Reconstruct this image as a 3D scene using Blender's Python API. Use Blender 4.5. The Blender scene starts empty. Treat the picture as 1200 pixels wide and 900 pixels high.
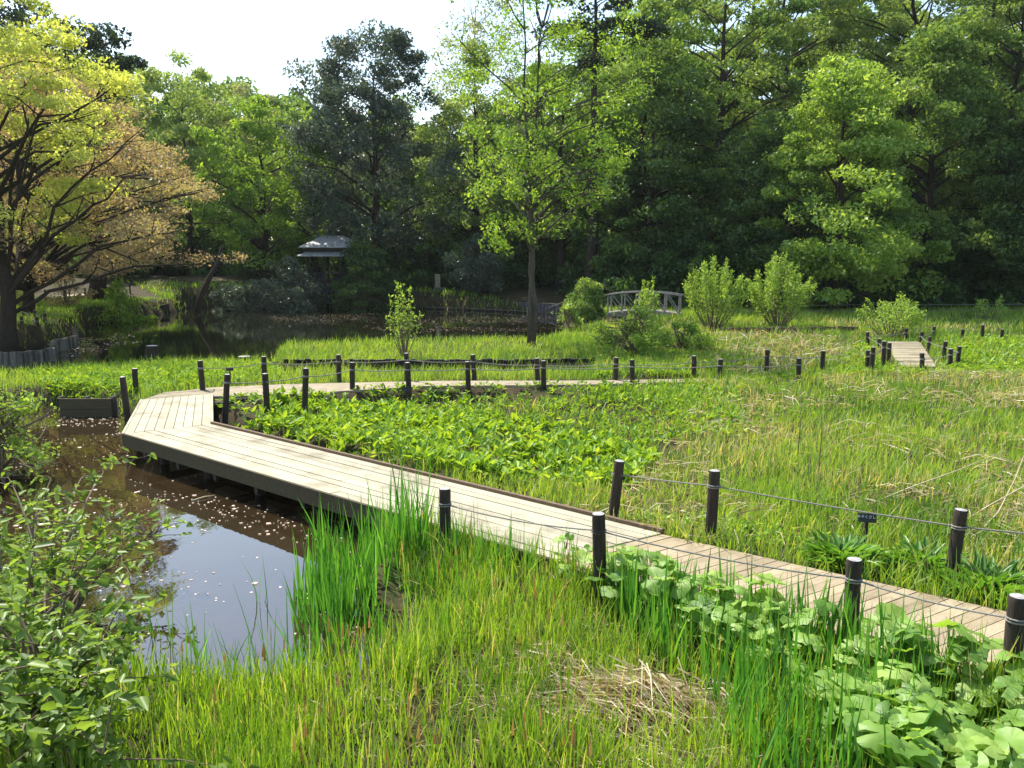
import bpy, math
import numpy as np
from mathutils import Vector, Matrix

# ------------------------------------------------------------------ camera, sky, sun, exposure
SC = bpy.context.scene
COL = SC.collection
CAM_H, FPX, HORIZON = 3.4, 1000.0, 299.0
PITCH = math.atan((450 - HORIZON) / FPX)
SUN_EL, SUN_AZ = math.radians(54), math.radians(-42)        # azimuth measured from +Y, negative = to the left
cam_d = bpy.data.cameras.new("camera")
cam_d.sensor_width = 36.0
cam_d.lens = 36.0 * FPX / 1200.0
cam_d.clip_start, cam_d.clip_end = 0.1, 3000
cam = bpy.data.objects.new("camera", cam_d)
cam.location = (0, 0, CAM_H)
cam.rotation_euler = (math.pi / 2 - PITCH, 0, 0)
COL.objects.link(cam)
SC.camera = cam

W = bpy.data.worlds.new("World")
SC.world = W
W.use_nodes = True
wn = W.node_tree
sky = wn.nodes.new("ShaderNodeTexSky")
sky.sky_type = 'NISHITA'
sky.sun_disc = False
sky.sun_elevation = SUN_EL
sky.sun_rotation = SUN_AZ
sky.air_density = 1.25
sky.dust_density = 1.3
sky.ozone_density = 1.0
wn.links.new(sky.outputs[0], wn.nodes["Background"].inputs[0])
wn.nodes["Background"].inputs[1].default_value = 0.15

sun_d = bpy.data.lights.new("sun", 'SUN')
sun_d.energy = 4.6
sun_d.angle = math.radians(0.5)
sun_d.color = (1.0, 0.95, 0.86)
sun = bpy.data.objects.new("sun", sun_d)
sv = Vector((math.sin(SUN_AZ) * math.cos(SUN_EL), math.cos(SUN_AZ) * math.cos(SUN_EL), math.sin(SUN_EL)))
sun.rotation_euler = sv.to_track_quat('Z', 'Y').to_euler()
sun.location = (-20, 30, 60)
COL.objects.link(sun)

SC.view_settings.view_transform = 'Standard'
SC.view_settings.look = 'None'
SC.view_settings.gamma = 1.0
SC.view_settings.use_curve_mapping = False
SC.view_settings.exposure = 0.9
SC.render.engine = 'CYCLES'
cy = SC.cycles
cy.max_bounces = 7
cy.diffuse_bounces = 3
cy.glossy_bounces = 3
cy.transmission_bounces = 4
cy.transparent_max_bounces = 4
cy.use_denoising = True
cy.sample_clamp_indirect = 8
cy.volume_bounces = 0

# ------------------------------------------------------------------ helpers
_cp, _sp = math.cos(PITCH), math.sin(PITCH)


def P(u, v, z=0.0):
    """where the sight line of photo pixel (u, v) meets height z: used once, to survey the site plan"""
    y = (450 - v) / FPX
    d = ((u - 600) / FPX, _cp + y * _sp, -_sp + y * _cp)
    t = (z - CAM_H) / d[2]
    return (d[0] * t, d[1] * t)


def PD(u, dist):
    return ((u - 600) / FPX * dist * 1.012, dist)


def poly(pts, z=0.0):
    return np.array([P(u, v, z) for u, v in pts])


def inside(pl, x, y):
    x, y = np.asarray(x, float), np.asarray(y, float)
    res = np.zeros(x.shape, bool)
    n = len(pl)
    for i in range(n):
        x0, y0 = pl[i]
        x1, y1 = pl[(i + 1) % n]
        c = ((y0 > y) != (y1 > y))
        if y1 != y0:
            res ^= c & (x < (x1 - x0) * (y - y0) / (y1 - y0) + x0)
    return res


def sdf(pl, x, y):
    """signed distance, negative inside"""
    best = np.full(np.shape(x), 1e9)
    n = len(pl)
    for i in range(n):
        a, b = pl[i], pl[(i + 1) % n]
        ab = b - a
        t = np.clip(((x - a[0]) * ab[0] + (y - a[1]) * ab[1]) / (ab @ ab + 1e-12), 0, 1)
        best = np.minimum(best, np.hypot(x - a[0] - t * ab[0], y - a[1] - t * ab[1]))
    return np.where(inside(pl, x, y), -best, best)


def smooth(a, b, x):
    t = np.clip((x - a) / (b - a), 0, 1)
    return t * t * (3 - 2 * t)


def vnoise(x, y, seed=0):
    """cheap smooth 2-D value noise in 0..1"""
    x, y = np.asarray(x, float), np.asarray(y, float)
    xi, yi = np.floor(x).astype(np.int64), np.floor(y).astype(np.int64)
    xf, yf = x - xi, y - yi
    xf, yf = xf * xf * (3 - 2 * xf), yf * yf * (3 - 2 * yf)

    def h(i, j):
        n = (i * 374761393 + j * 668265263 + seed * 974711) & 0x7fffffff
        n = ((n ^ (n >> 13)) * 1274126177) & 0x7fffffff
        return ((n ^ (n >> 16)) & 0xffff) / 65535.0
    return ((h(xi, yi) * (1 - xf) + h(xi + 1, yi) * xf) * (1 - yf)
            + (h(xi, yi + 1) * (1 - xf) + h(xi + 1, yi + 1) * xf) * yf)


def tag(o, label=None, cat=None, group=None, kind=None):
    if label: o["label"] = label
    if cat: o["category"] = cat
    if group: o["group"] = group
    if kind: o["kind"] = kind
    return o


def empty(name, loc, rz=0.0):
    o = bpy.data.objects.new(name, None)
    o.location = loc
    o.rotation_euler = (0, 0, rz)
    o.empty_display_size = 0.2
    COL.objects.link(o)
    return o


def link(name, me, mat, parent=None, loc=None):
    me.materials.clear()
    me.materials.append(mat)
    o = bpy.data.objects.new(name, me)
    COL.objects.link(o)
    if parent is not None: o.parent = parent
    if loc is not None: o.location = loc
    return o


def np_mesh(name, verts, quads, tint=None, smooth_shade=False):
    verts = np.ascontiguousarray(verts, np.float32).reshape(-1, 3)
    quads = np.ascontiguousarray(quads, np.int32)
    k = quads.shape[1]
    me = bpy.data.meshes.new(name)
    me.vertices.add(len(verts))
    me.vertices.foreach_set("co", verts.ravel())
    me.loops.add(quads.size)
    me.loops.foreach_set("vertex_index", quads.ravel())
    me.polygons.add(len(quads))
    me.polygons.foreach_set("loop_start", np.arange(0, quads.size, k, dtype=np.int32))
    if smooth_shade:
        me.polygons.foreach_set("use_smooth", np.ones(len(quads), bool))
    if tint is not None:
        a = me.attributes.new("tint", 'FLOAT', 'FACE')
        a.data.foreach_set("value", np.ascontiguousarray(tint, np.float32))
    me.update(calc_edges=True)
    return me


class MB:
    """collects boxes, tubes and prisms for ONE mesh object"""
    def __init__(self):
        self.v, self.f, self.t = [], [], []

    def add(self, vs, fs, tint=0.5):
        b = len(self.v)
        self.v += [tuple(p) for p in vs]
        self.f += [tuple(i + b for i in f) for f in fs]
        self.t += [tint] * len(fs)

    def prism(self, ring, z0, z1, tint=0.5):
        """ring: counter-clockwise xy list; z0/z1 floats or lists"""
        n = len(ring)
        a = z0 if isinstance(z0, (list, tuple)) else [z0] * n
        b = z1 if isinstance(z1, (list, tuple)) else [z1] * n
        vs = [(p[0], p[1], a[i]) for i, p in enumerate(ring)] + [(p[0], p[1], b[i]) for i, p in enumerate(ring)]
        fs = [tuple(range(n - 1, -1, -1)), tuple(range(n, 2 * n))]
        fs += [(i, (i + 1) % n, n + (i + 1) % n, n + i) for i in range(n)]
        self.add(vs, fs, tint)

    def box(self, c, s, rz=0.0, tint=0.5):
        ca, sa = math.cos(rz), math.sin(rz)
        hx, hy, hz = s[0] / 2, s[1] / 2, s[2] / 2
        r = [(c[0] + x * ca - y * sa, c[1] + x * sa + y * ca) for x, y in ((-hx, -hy), (hx, -hy), (hx, hy), (-hx, hy))]
        self.prism(r, c[2] - hz, c[2] + hz, tint)

    def tube(self, pts, rad, n=6, tint=0.5, cap=True):
        pts = [Vector(p) for p in pts]
        if not isinstance(rad, (list, tuple, np.ndarray)): rad = [rad] * len(pts)
        vs, fs = [], []
        ref = None
        for i, p in enumerate(pts):
            d = (pts[min(i + 1, len(pts) - 1)] - pts[max(i - 1, 0)])
            d = d.normalized() if d.length > 1e-9 else Vector((0, 0, 1))
            if ref is None:
                ref = Vector((1, 0, 0)) if abs(d.x) < 0.8 else Vector((0, 1, 0))
            a = (ref - d * ref.dot(d)).normalized()
            b = d.cross(a)
            ref = a
            for k in range(n):
                an = 2 * math.pi * k / n
                vs.append(p + (a * math.cos(an) + b * math.sin(an)) * float(rad[i]))
        for i in range(len(pts) - 1):
            for k in range(n):
                fs.append((i * n + k, i * n + (k + 1) % n, (i + 1) * n + (k + 1) % n, (i + 1) * n + k))
        if cap:
            fs.append(tuple(range(n - 1, -1, -1)))
            fs.append(tuple(range((len(pts) - 1) * n, len(pts) * n)))
        self.add(vs, fs, tint)

    def mesh(self, name, smooth_shade=False):
        me = bpy.data.meshes.new(name)
        me.from_pydata(self.v, [], self.f)
        a = me.attributes.new("tint", 'FLOAT', 'FACE')
        a.data.foreach_set("value", np.array(self.t, np.float32))
        if smooth_shade:
            me.polygons.foreach_set("use_smooth", np.ones(len(me.polygons), bool))
        me.update()
        return me

    def build(self, name, mat, parent=None, smooth_shade=False):
        return link(name, self.mesh(name, smooth_shade), mat, parent)


# ------------------------------------------------------------------ materials
def new_mat(name):
    m = bpy.data.materials.new(name)
    m.use_nodes = True
    nt = m.node_tree
    nt.nodes.clear()
    out = nt.nodes.new("ShaderNodeOutputMaterial")
    return m, nt, out


def ramp(nt, stops, fac):
    r = nt.nodes.new("ShaderNodeValToRGB")
    e = r.color_ramp.elements
    while len(e) < len(stops): e.new(0.5)
    for el, (p, c) in zip(e, stops):
        el.position = p
        el.color = (*c, 1)
    nt.links.new(fac, r.inputs[0])
    return r.outputs[0]


def leaf_mat(name, cols, transl=0.5, gloss=0.025, rough=0.4, warm=(1.2, 1.1, 0.5)):
    """thin leaf: reflects, lets light through (yellower) and has a little surface gloss; colour varies leaf by leaf"""
    m, nt, out = new_mat(name)
    at = nt.nodes.new("ShaderNodeAttribute")
    at.attribute_name = "tint"
    n = len(cols)
    c = ramp(nt, [(i / max(n - 1, 1), k) for i, k in enumerate(cols)], at.outputs["Fac"])
    d = nt.nodes.new("ShaderNodeBsdfDiffuse")
    t = nt.nodes.new("ShaderNodeBsdfTranslucent")
    g = nt.nodes.new("ShaderNodeBsdfGlossy")
    g.inputs["Roughness"].default_value = rough
    mu = nt.nodes.new("ShaderNodeMix")
    mu.data_type = 'RGBA'
    mu.blend_type = 'MULTIPLY'
    mu.inputs[0].default_value = 1.0
    nt.links.new(c, mu.inputs[6])
    k = transl * 2.3
    mu.inputs[7].default_value = (warm[0] * k, warm[1] * k, warm[2] * k, 1)
    nt.links.new(c, d.inputs[0])
    nt.links.new(mu.outputs[2], t.inputs[0])
    a = nt.nodes.new("ShaderNodeAddShader")
    nt.links.new(d.outputs[0], a.inputs[0])
    nt.links.new(t.outputs[0], a.inputs[1])
    b = nt.nodes.new("ShaderNodeMixShader")
    b.inputs[0].default_value = gloss
    nt.links.new(a.outputs[0], b.inputs[1])
    nt.links.new(g.outputs[0], b.inputs[2])
    nt.links.new(b.outputs[0], out.inputs[0])
    return m


def solid_mat(name, c0, c1, scale=6.0, rough=0.8, stretch=(1, 1, 1), bump=0.0, spec=0.3, tint_amt=0.0, detail=6, metallic=0.0):
    m, nt, out = new_mat(name)
    tc = nt.nodes.new("ShaderNodeTexCoord")
    mp = nt.nodes.new("ShaderNodeMapping")
    mp.inputs["Scale"].default_value = stretch
    nt.links.new(tc.outputs["Object"], mp.inputs[0])
    no = nt.nodes.new("ShaderNodeTexNoise")
    no.inputs["Scale"].default_value = scale
    no.inputs["Detail"].default_value = detail
    no.inputs["Roughness"].default_value = 0.65
    nt.links.new(mp.outputs[0], no.inputs["Vector"])
    fac = no.outputs["Fac"]
    if tint_amt:
        at = nt.nodes.new("ShaderNodeAttribute")
        at.attribute_name = "tint"
        ad = nt.nodes.new("ShaderNodeMath")
        ad.operation = 'MULTIPLY_ADD'
        nt.links.new(at.outputs["Fac"], ad.inputs[0])
        ad.inputs[1].default_value = tint_amt
        s2 = nt.nodes.new("ShaderNodeMath")
        s2.operation = 'SUBTRACT'
        nt.links.new(fac, s2.inputs[0])
        s2.inputs[1].default_value = tint_amt / 2
        nt.links.new(s2.outputs[0], ad.inputs[2])
        fac = ad.outputs[0]
    c = ramp(nt, [(0.28, c0), (0.72, c1)], fac)
    if tint_amt:                                                # worn and damp patches
        n3 = nt.nodes.new("ShaderNodeTexNoise")
        n3.inputs["Scale"].default_value = 1.1
        n3.inputs["Detail"].default_value = 7
        n3.inputs["Roughness"].default_value = 0.7
        nt.links.new(tc.outputs["Object"], n3.inputs["Vector"])
        st = ramp(nt, [(0.36, (0.62, 0.60, 0.55)), (0.52, (1, 1, 1)), (0.7, (1.12, 1.1, 1.06))], n3.outputs["Fac"])
        mx = nt.nodes.new("ShaderNodeMix")
        mx.data_type = 'RGBA'
        mx.blend_type = 'MULTIPLY'
        mx.inputs[0].default_value = 1.0
        nt.links.new(c, mx.inputs[6])
        nt.links.new(st, mx.inputs[7])
        c = mx.outputs[2]
    p = nt.nodes.new("ShaderNodeBsdfPrincipled")
    p.inputs["Roughness"].default_value = rough
    p.inputs["Specular IOR Level"].default_value = spec
    p.inputs["Metallic"].default_value = metallic
    nt.links.new(c, p.inputs["Base Color"])
    if bump:
        bu = nt.nodes.new("ShaderNodeBump")
        bu.inputs["Strength"].default_value = bump
        bu.inputs["Distance"].default_value = 0.02
        nt.links.new(no.outputs["Fac"], bu.inputs["Height"])
        nt.links.new(bu.outputs[0], p.inputs["Normal"])
    nt.links.new(p.outputs[0], out.inputs[0])
    return m


M = {}
M["deck"] = solid_mat("weathered_deck_wood", (0.32, 0.288, 0.20), (0.44, 0.402, 0.285), 5.0, 0.75, (0.4, 14, 14), 0.25, 0.25, 0.30)
M["deck_old"] = solid_mat("old_grey_planks", (0.2, 0.17, 0.105), (0.36, 0.31, 0.21), 6.0, 0.85, (0.6, 7, 7), 0.3, 0.2, 0.5)
M["path_plank"] = solid_mat("brown_path_planks", (0.26, 0.205, 0.125), (0.38, 0.31, 0.195), 7.0, 0.8, (0.7, 8, 8), 0.3, 0.25, 0.4)
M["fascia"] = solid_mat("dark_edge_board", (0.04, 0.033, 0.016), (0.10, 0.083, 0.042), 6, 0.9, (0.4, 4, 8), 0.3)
M["kerb"] = solid_mat("brown_kerb_wood", (0.09, 0.06, 0.035), (0.2, 0.14, 0.085), 7, 0.8, (0.5, 4, 4), 0.2)
M["pile"] = solid_mat("wet_black_timber", (0.012, 0.010, 0.007), (0.04, 0.033, 0.022), 8, 0.7, (4, 4, 0.6), 0.4)
M["post"] = solid_mat("dark_stained_post", (0.014, 0.010, 0.008), (0.065, 0.047, 0.033), 9, 0.8, (6, 6, 0.35), 0.9, 0.3)
M["post_top"] = solid_mat("post_end_grain", (0.16, 0.15, 0.14), (0.5, 0.48, 0.46), 25, 0.6, (1, 1, 1), 0.2, 0.4)
M["rope"] = solid_mat("grey_rope", (0.13, 0.12, 0.10), (0.30, 0.28, 0.24), 60, 0.9)
M["bark"] = solid_mat("bark", (0.018, 0.014, 0.010), (0.075, 0.058, 0.042), 7, 0.95, (5, 5, 0.8), 0.9, 0.1)
M["bark_grey"] = solid_mat("grey_bark", (0.04, 0.035, 0.026), (0.14, 0.12, 0.095), 7, 0.95, (5, 5, 0.9), 0.8, 0.1)
M["twig"] = solid_mat("twig", (0.08, 0.06, 0.035), (0.22, 0.17, 0.1), 9, 0.9, (3, 3, 1), 0.2)
M["straw_stem"] = solid_mat("dry_straw_stem", (0.33, 0.26, 0.15), (0.6, 0.5, 0.32), 9, 0.8)
M["log_wall"] = solid_mat("weathered_log_piling", (0.05, 0.045, 0.035), (0.2, 0.175, 0.14), 6, 0.9, (4, 4, 0.6), 0.4, 0.2, 0.5)
M["stone"] = solid_mat("stone_bank", (0.06, 0.052, 0.05), (0.17, 0.15, 0.14), 3, 0.9, (1, 1, 1), 0.5, 0.2)
M["sand"] = solid_mat("dusty_path", (0.22, 0.18, 0.12), (0.4, 0.34, 0.24), 3, 0.95, (1, 1, 1), 0.3, 0.1)
M["roof"] = solid_mat("pale_roof_sheet", (0.16, 0.155, 0.145), (0.46, 0.45, 0.42), 2.5, 0.5, (1, 1, 1), 0.1, 0.5)
M["dark_wood"] = solid_mat("dark_pavilion_wood", (0.02, 0.016, 0.014), (0.06, 0.048, 0.04), 6, 0.8)
M["bridge"] = solid_mat("grey_bridge_wood", (0.13, 0.12, 0.105), (0.30, 0.28, 0.25), 5, 0.8)
M["white"] = solid_mat("white_paint", (0.62, 0.62, 0.6), (0.8, 0.8, 0.78), 4, 0.5)
M["sign_black"] = solid_mat("black_sign_face", (0.012, 0.012, 0.012), (0.03, 0.03, 0.028), 8, 0.4)
M["petal"] = leaf_mat("fallen_petals", [(0.26, 0.19, 0.15), (0.55, 0.44, 0.40), (0.75, 0.66, 0.62)], 0.25, 0.05)

M["lf_yellow"] = leaf_mat("yellow_green_leaves", [(0.14, 0.175, 0.04), (0.24, 0.275, 0.07), (0.33, 0.35, 0.105)], 0.5)
M["lf_copper"] = leaf_mat("coppery_leaves", [(0.14, 0.105, 0.075), (0.205, 0.155, 0.11), (0.21, 0.20, 0.085)], 0.5)
M["lf_lime"] = leaf_mat("lime_leaves", [(0.06, 0.115, 0.015), (0.115, 0.19, 0.025), (0.18, 0.25, 0.04)], 0.5)
M["lf_olive"] = leaf_mat("olive_leaves", [(0.07, 0.11, 0.028), (0.125, 0.18, 0.05), (0.20, 0.25, 0.09)], 0.45)
M["lf_grey"] = leaf_mat("grey_green_leaves", [(0.09, 0.11, 0.045), (0.15, 0.175, 0.08), (0.23, 0.25, 0.13)], 0.4)
M["lf_ever"] = leaf_mat("evergreen_leaves", [(0.026, 0.046, 0.028), (0.052, 0.076, 0.046), (0.10, 0.12, 0.075)], 0.3, 0.05, 0.38, (1.1, 1.05, 0.7))
M["lf_pine"] = leaf_mat("pine_needles", [(0.010, 0.024, 0.010), (0.022, 0.042, 0.016), (0.04, 0.06, 0.022)], 0.25, 0.03, 0.4)
M["lf_mid"] = leaf_mat("mid_green_leaves", [(0.038, 0.082, 0.017), (0.085, 0.142, 0.03), (0.16, 0.215, 0.06)], 0.45)
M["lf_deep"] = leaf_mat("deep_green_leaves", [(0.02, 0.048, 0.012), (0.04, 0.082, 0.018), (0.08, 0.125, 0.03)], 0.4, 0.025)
M["lf_fresh"] = leaf_mat("fresh_shrub_leaves", [(0.07, 0.125, 0.018), (0.13, 0.20, 0.035), (0.21, 0.28, 0.065)], 0.5)
M["lf_hydr"] = leaf_mat("broad_shrub_leaves", [(0.04, 0.075, 0.012), (0.085, 0.14, 0.022), (0.15, 0.21, 0.045)], 0.5, 0.022, 0.4)
M["gr_sedge"] = leaf_mat("sedge_blades", [(0.04, 0.10, 0.012), (0.09, 0.175, 0.018), (0.165, 0.25, 0.03), (0.30, 0.27, 0.14)], 0.4, 0.02, 0.4, (1.3, 1.12, 0.4))
M["gr_iris"] = leaf_mat("iris_blades", [(0.018, 0.07, 0.010), (0.04, 0.125, 0.016), (0.09, 0.205, 0.028)], 0.5, 0.02)
M["gr_meadow"] = leaf_mat("meadow_blades", [(0.045, 0.10, 0.014), (0.10, 0.185, 0.022), (0.18, 0.255, 0.04), (0.30, 0.26, 0.15)], 0.4, 0.02, 0.4, (1.3, 1.12, 0.4))
M["gr_straw"] = leaf_mat("dry_straw", [(0.11, 0.08, 0.045), (0.25, 0.20, 0.125), (0.46, 0.40, 0.28)], 0.3, 0.02)
M["gr_spike"] = leaf_mat("brown_seed_heads", [(0.10, 0.062, 0.028), (0.2, 0.13, 0.06)], 0.3, 0.02)
M["lf_marsh"] = leaf_mat("marsh_leaves", [(0.045, 0.105, 0.010), (0.105, 0.195, 0.018), (0.19, 0.285, 0.04)], 0.42, 0.02, 0.4, (1.4, 1.1, 0.4))
M["lf_butter"] = leaf_mat("butterbur_leaves", [(0.06, 0.125, 0.018), (0.125, 0.215, 0.035), (0.21, 0.29, 0.07)], 0.45, 0.03, 0.5)
M["lf_hosta"] = leaf_mat("dark_clump_leaves", [(0.03, 0.085, 0.010), (0.06, 0.14, 0.016), (0.11, 0.20, 0.03)], 0.45, 0.03)


def water_mat(name, c0, c1):
    m, nt, out = new_mat(name)
    p = nt.nodes.new("ShaderNodeBsdfPrincipled")
    tc = nt.nodes.new("ShaderNodeTexCoord")
    no = nt.nodes.new("ShaderNodeTexNoise")
    no.inputs["Scale"].default_value = 0.6
    no.inputs["Detail"].default_value = 5
    nt.links.new(tc.outputs["Object"], no.inputs["Vector"])
    c = ramp(nt, [(0.3, c0), (0.7, c1)], no.outputs["Fac"])
    nt.links.new(c, p.inputs["Base Color"])
    p.inputs["Roughness"].default_value = 0.02
    p.inputs["IOR"].default_value = 2.1
    n2 = nt.nodes.new("ShaderNodeTexNoise")
    n2.inputs["Scale"].default_value = 3.0
    n2.inputs["Detail"].default_value = 3
    mp = nt.nodes.new("ShaderNodeMapping")
    mp.inputs["Scale"].default_value = (1, 0.6, 1)
    nt.links.new(tc.outputs["Object"], mp.inputs[0])
    nt.links.new(mp.outputs[0], n2.inputs["Vector"])
    bu = nt.nodes.new("ShaderNodeBump")
    bu.inputs["Strength"].default_value = 0.12
    bu.inputs["Distance"].default_value = 0.02
    nt.links.new(n2.outputs["Fac"], bu.inputs["Height"])
    nt.links.new(bu.outputs[0], p.inputs["Normal"])
    nt.links.new(p.outputs[0], out.inputs[0])
    return m


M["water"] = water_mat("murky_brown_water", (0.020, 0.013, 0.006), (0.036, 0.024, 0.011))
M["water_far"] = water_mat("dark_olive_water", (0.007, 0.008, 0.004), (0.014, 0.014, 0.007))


def ground_mat():
    m, nt, out = new_mat("meadow_soil")
    ge = nt.nodes.new("ShaderNodeNewGeometry")
    se = nt.nodes.new("ShaderNodeSeparateXYZ")
    nt.links.new(ge.outputs["Position"], se.inputs[0])

    def noise(s, d=5):
        n = nt.nodes.new("ShaderNodeTexNoise")
        n.inputs["Scale"].default_value = s
        n.inputs["Detail"].default_value = d
        nt.links.new(ge.outputs["Position"], n.inputs["Vector"])
        return n.outputs["Fac"]
    soil = ramp(nt, [(0.3, (0.03, 0.023, 0.012)), (0.5, (0.065, 0.052, 0.024)), (0.7, (0.035, 0.055, 0.012))], noise(1.3))
    fine = ramp(nt, [(0.35, (0.55, 0.55, 0.55)), (0.65, (1.25, 1.2, 1.1))], noise(14, 6))
    mx = nt.nodes.new("ShaderNodeMix")
    mx.data_type = 'RGBA'
    mx.blend_type = 'MULTIPLY'
    mx.inputs[0].default_value = 1.0
    nt.links.new(soil, mx.inputs[6])
    nt.links.new(fine, mx.inputs[7])
    # bare wet mud where the land is at water level
    mr = nt.nodes.new("ShaderNodeMapRange")
    mr.inputs["From Min"].default_value = -0.50
    mr.inputs["From Max"].default_value = -0.30
    nt.links.new(se.outputs["Z"], mr.inputs["Value"])
    m2 = nt.nodes.new("ShaderNodeMix")
    m2.data_type = 'RGBA'
    nt.links.new(mr.outputs[0], m2.inputs[0])
    m2.inputs[6].default_value = (0.03, 0.022, 0.012, 1)
    nt.links.new(mx.outputs[2], m2.inputs[7])
    p = nt.nodes.new("ShaderNodeBsdfPrincipled")
    p.inputs["Roughness"].default_value = 0.9
    p.inputs["Specular IOR Level"].default_value = 0.15
    nt.links.new(m2.outputs[2], p.inputs["Base Color"])
    bu = nt.nodes.new("ShaderNodeBump")
    bu.inputs["Strength"].default_value = 0.6
    bu.inputs["Distance"].default_value = 0.04
    nt.links.new(noise(20, 6), bu.inputs["Height"])
    nt.links.new(bu.outputs[0], p.inputs["Normal"])
    nt.links.new(p.outputs[0], out.inputs[0])
    return m


M["ground"] = ground_mat()

# ------------------------------------------------------------------ site plan (surveyed once from the photo)
WATER_Z = -0.55
A, B = np.array(P(145, 508)), np.array(P(247, 497))           # outer / inner corner of the boardwalk bend
C, D = np.array(P(775, 625)), np.array(P(655, 654))           # where the long span meets the brown path
G, Hn = np.array(P(167, 468)), np.array(P(247, 462))          # far end of the short span
ux = (C - B) / np.linalg.norm(C - B)                          # along the long span
un = np.array([ux[1], -ux[0]])                                # towards the pond side
if (A - B) @ un < 0: un = -un
WID = 1.58
A = B + un * WID + ux * ((A - B) @ ux)
D = C + un * WID + ux * ((D - C) @ ux)

def shore(*runs):
    """each run is (height of the bank edge the eye sees there, pixel points)"""
    return np.concatenate([poly(p, z) for z, p in runs])


near_pond = shore((WATER_Z, [(-260, 475), (-60, 473), (75, 473), (132, 478), (165, 490), (250, 492), (420, 545), (520, 590)]),
                  (-0.35, [(460, 650), (425, 672), (446, 700), (474, 722), (470, 755), (430, 776), (335, 790), (250, 796), (150, 800)]), (-0.2, [(20, 810), (-200, 800), (-420, 640)]))
far_pond = shore((-0.05, [(-250, 455), (20, 436), (180, 424), (324, 420), (332, 400), (420, 397.5), (560, 396), (640, 396), (664, 385)]),
                 (WATER_Z, [(668, 373), (655, 367), (500, 361), (430, 359.5), (215, 360), (200, 366), (130, 376), (84, 384), (90, 394), (62, 404), (10, 412), (-250, 425)]))
channel = shore((-0.1, [(316, 432), (480, 433), (640, 431), (700, 429)]), (0.0, [(700, 420), (640, 421), (480, 421.5), (318, 421)]))
marsh = poly([(252, 500), (330, 475), (480, 462), (640, 470), (760, 490), (800, 540), (730, 600), (640, 588), (400, 535)], -0.4)
walk_poly = np.array([A, D, C, B, Hn, G])
old_path = poly([(167, 468), (186, 461), (240, 453), (330, 449), (500, 445), (700, 444.5), (850, 442), (850, 445), (700, 449), (500, 451), (330, 461), (247, 463)])
# brown path: continues the long span, planks across
pdir = np.array(P(1170, 713)) - C
pdir = pdir / np.linalg.norm(pdir)
pn = np.array([pdir[1], -pdir[0]])
if pn @ un < 0: pn = -pn
pa, pb = C + pdir * 0.012, C + pdir * 9.4
near_path = np.array([D + pdir * 0.012, D + pdir * 9.2 + pn * 0.2, pb, pa])
right_path = poly([(1052, 429), (1098, 429), (1078, 400), (1040, 400)])


def height(x, y):
    x, y = np.asarray(x, float), np.asarray(y, float)
    z = -0.14 + 0.07 * (vnoise(x * 0.7, y * 0.7, 3) - 0.5) + 0.10 * (vnoise(x * 0.2, y * 0.2, 4) - 0.5)
    # foreground bench of sedge is lower, towards the pond
    z = z - 0.16 * smooth(10.5, 8.0, y + 0.25 * x)
    z = z - 0.26 * smooth(0.5, -1.0, sdf(marsh, x, y))
    # left bank and its path are a little higher; the woods climb away from the pond
    z = z + 0.55 * smooth(-17, -22, x) * smooth(28, 34, y)
    z = z + 0.9 * smooth(58, 66, y - 0.15 * np.abs(x)) + np.clip(y - 66, 0, 60) * (0.05 + 0.13 * smooth(0, 25, x))
    for pl, w in ((near_pond, 0.5), (far_pond, 0.45), (channel, 0.25)):
        d = sdf(pl, x, y) + (0.12 if w < 0.3 else 0.25)
        wob = 0.3 * (vnoise(x * 1.6, y * 1.6, 9) - 0.5)
        k = smooth(w, -w, d + wob)
        z = z * (1 - k) + (-1.15) * k
    # the paths sit on a firm bed
    for pl in (old_path, right_path, near_path):
        k = smooth(0.5, 0.05, sdf(pl, x, y))
        z = z * (1 - k) + (-0.085) * k
    return z


def axis(*spans):
    out = []
    for a, b, s in spans:
        out.append(np.arange(a, b, s))
    return np.concatenate(out + [np.array([spans[-1][1]])])


gx = axis((-900, -120, 60), (-120, -46, 4), (-46, -14, 0.45), (-14, 10, 0.2), (10, 34, 0.35), (34, 60, 1.5), (60, 130, 5), (130, 900, 60))
gy = axis((-60, 2, 6), (2, 34, 0.2), (34, 74, 0.45), (74, 130, 4), (130, 1200, 60))
GX, GY = np.meshgrid(gx, gy)
GZ = height(GX, GY)
nx, ny = len(gx), len(gy)
idx = np.arange(nx * ny).reshape(ny, nx)
quads = np.stack([idx[:-1, :-1], idx[:-1, 1:], idx[1:, 1:], idx[1:, :-1]], -1).reshape(-1, 4)
g = link("ground", np_mesh("ground", np.stack([GX, GY, GZ], -1), quads, None, True), M["ground"])
tag(g, kind="structure")

mb = MB()
mb.prism([(-70, 3), (12, 3), (12, 24.0), (-70, 24.0)], WATER_Z - 0.004, WATER_Z)
wq = mb.build("water", M["water"])
tag(wq, kind="structure")
mb = MB()
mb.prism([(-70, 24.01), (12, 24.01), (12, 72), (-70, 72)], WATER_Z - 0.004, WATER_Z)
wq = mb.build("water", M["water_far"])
tag(wq, kind="structure")

# the short trodden path beyond the boardwalk
def slab_path(name, pl, mat, z0, z1, tintseed=1):
    m_ = MB()
    m_.prism([tuple(p) for p in pl], z0, z1)
    return m_.build(name, mat)


# ------------------------------------------------------------------ boardwalk (thing > deck, edge_board, kerb, pile)
rng = np.random.default_rng(7)


def local(root_pts, origin, ang):
    ca, sa = math.cos(-ang), math.sin(-ang)
    return [((p[0] - origin[0]) * ca - (p[1] - origin[1]) * sa, (p[0] - origin[0]) * sa + (p[1] - origin[1]) * ca) for p in root_pts]


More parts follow.
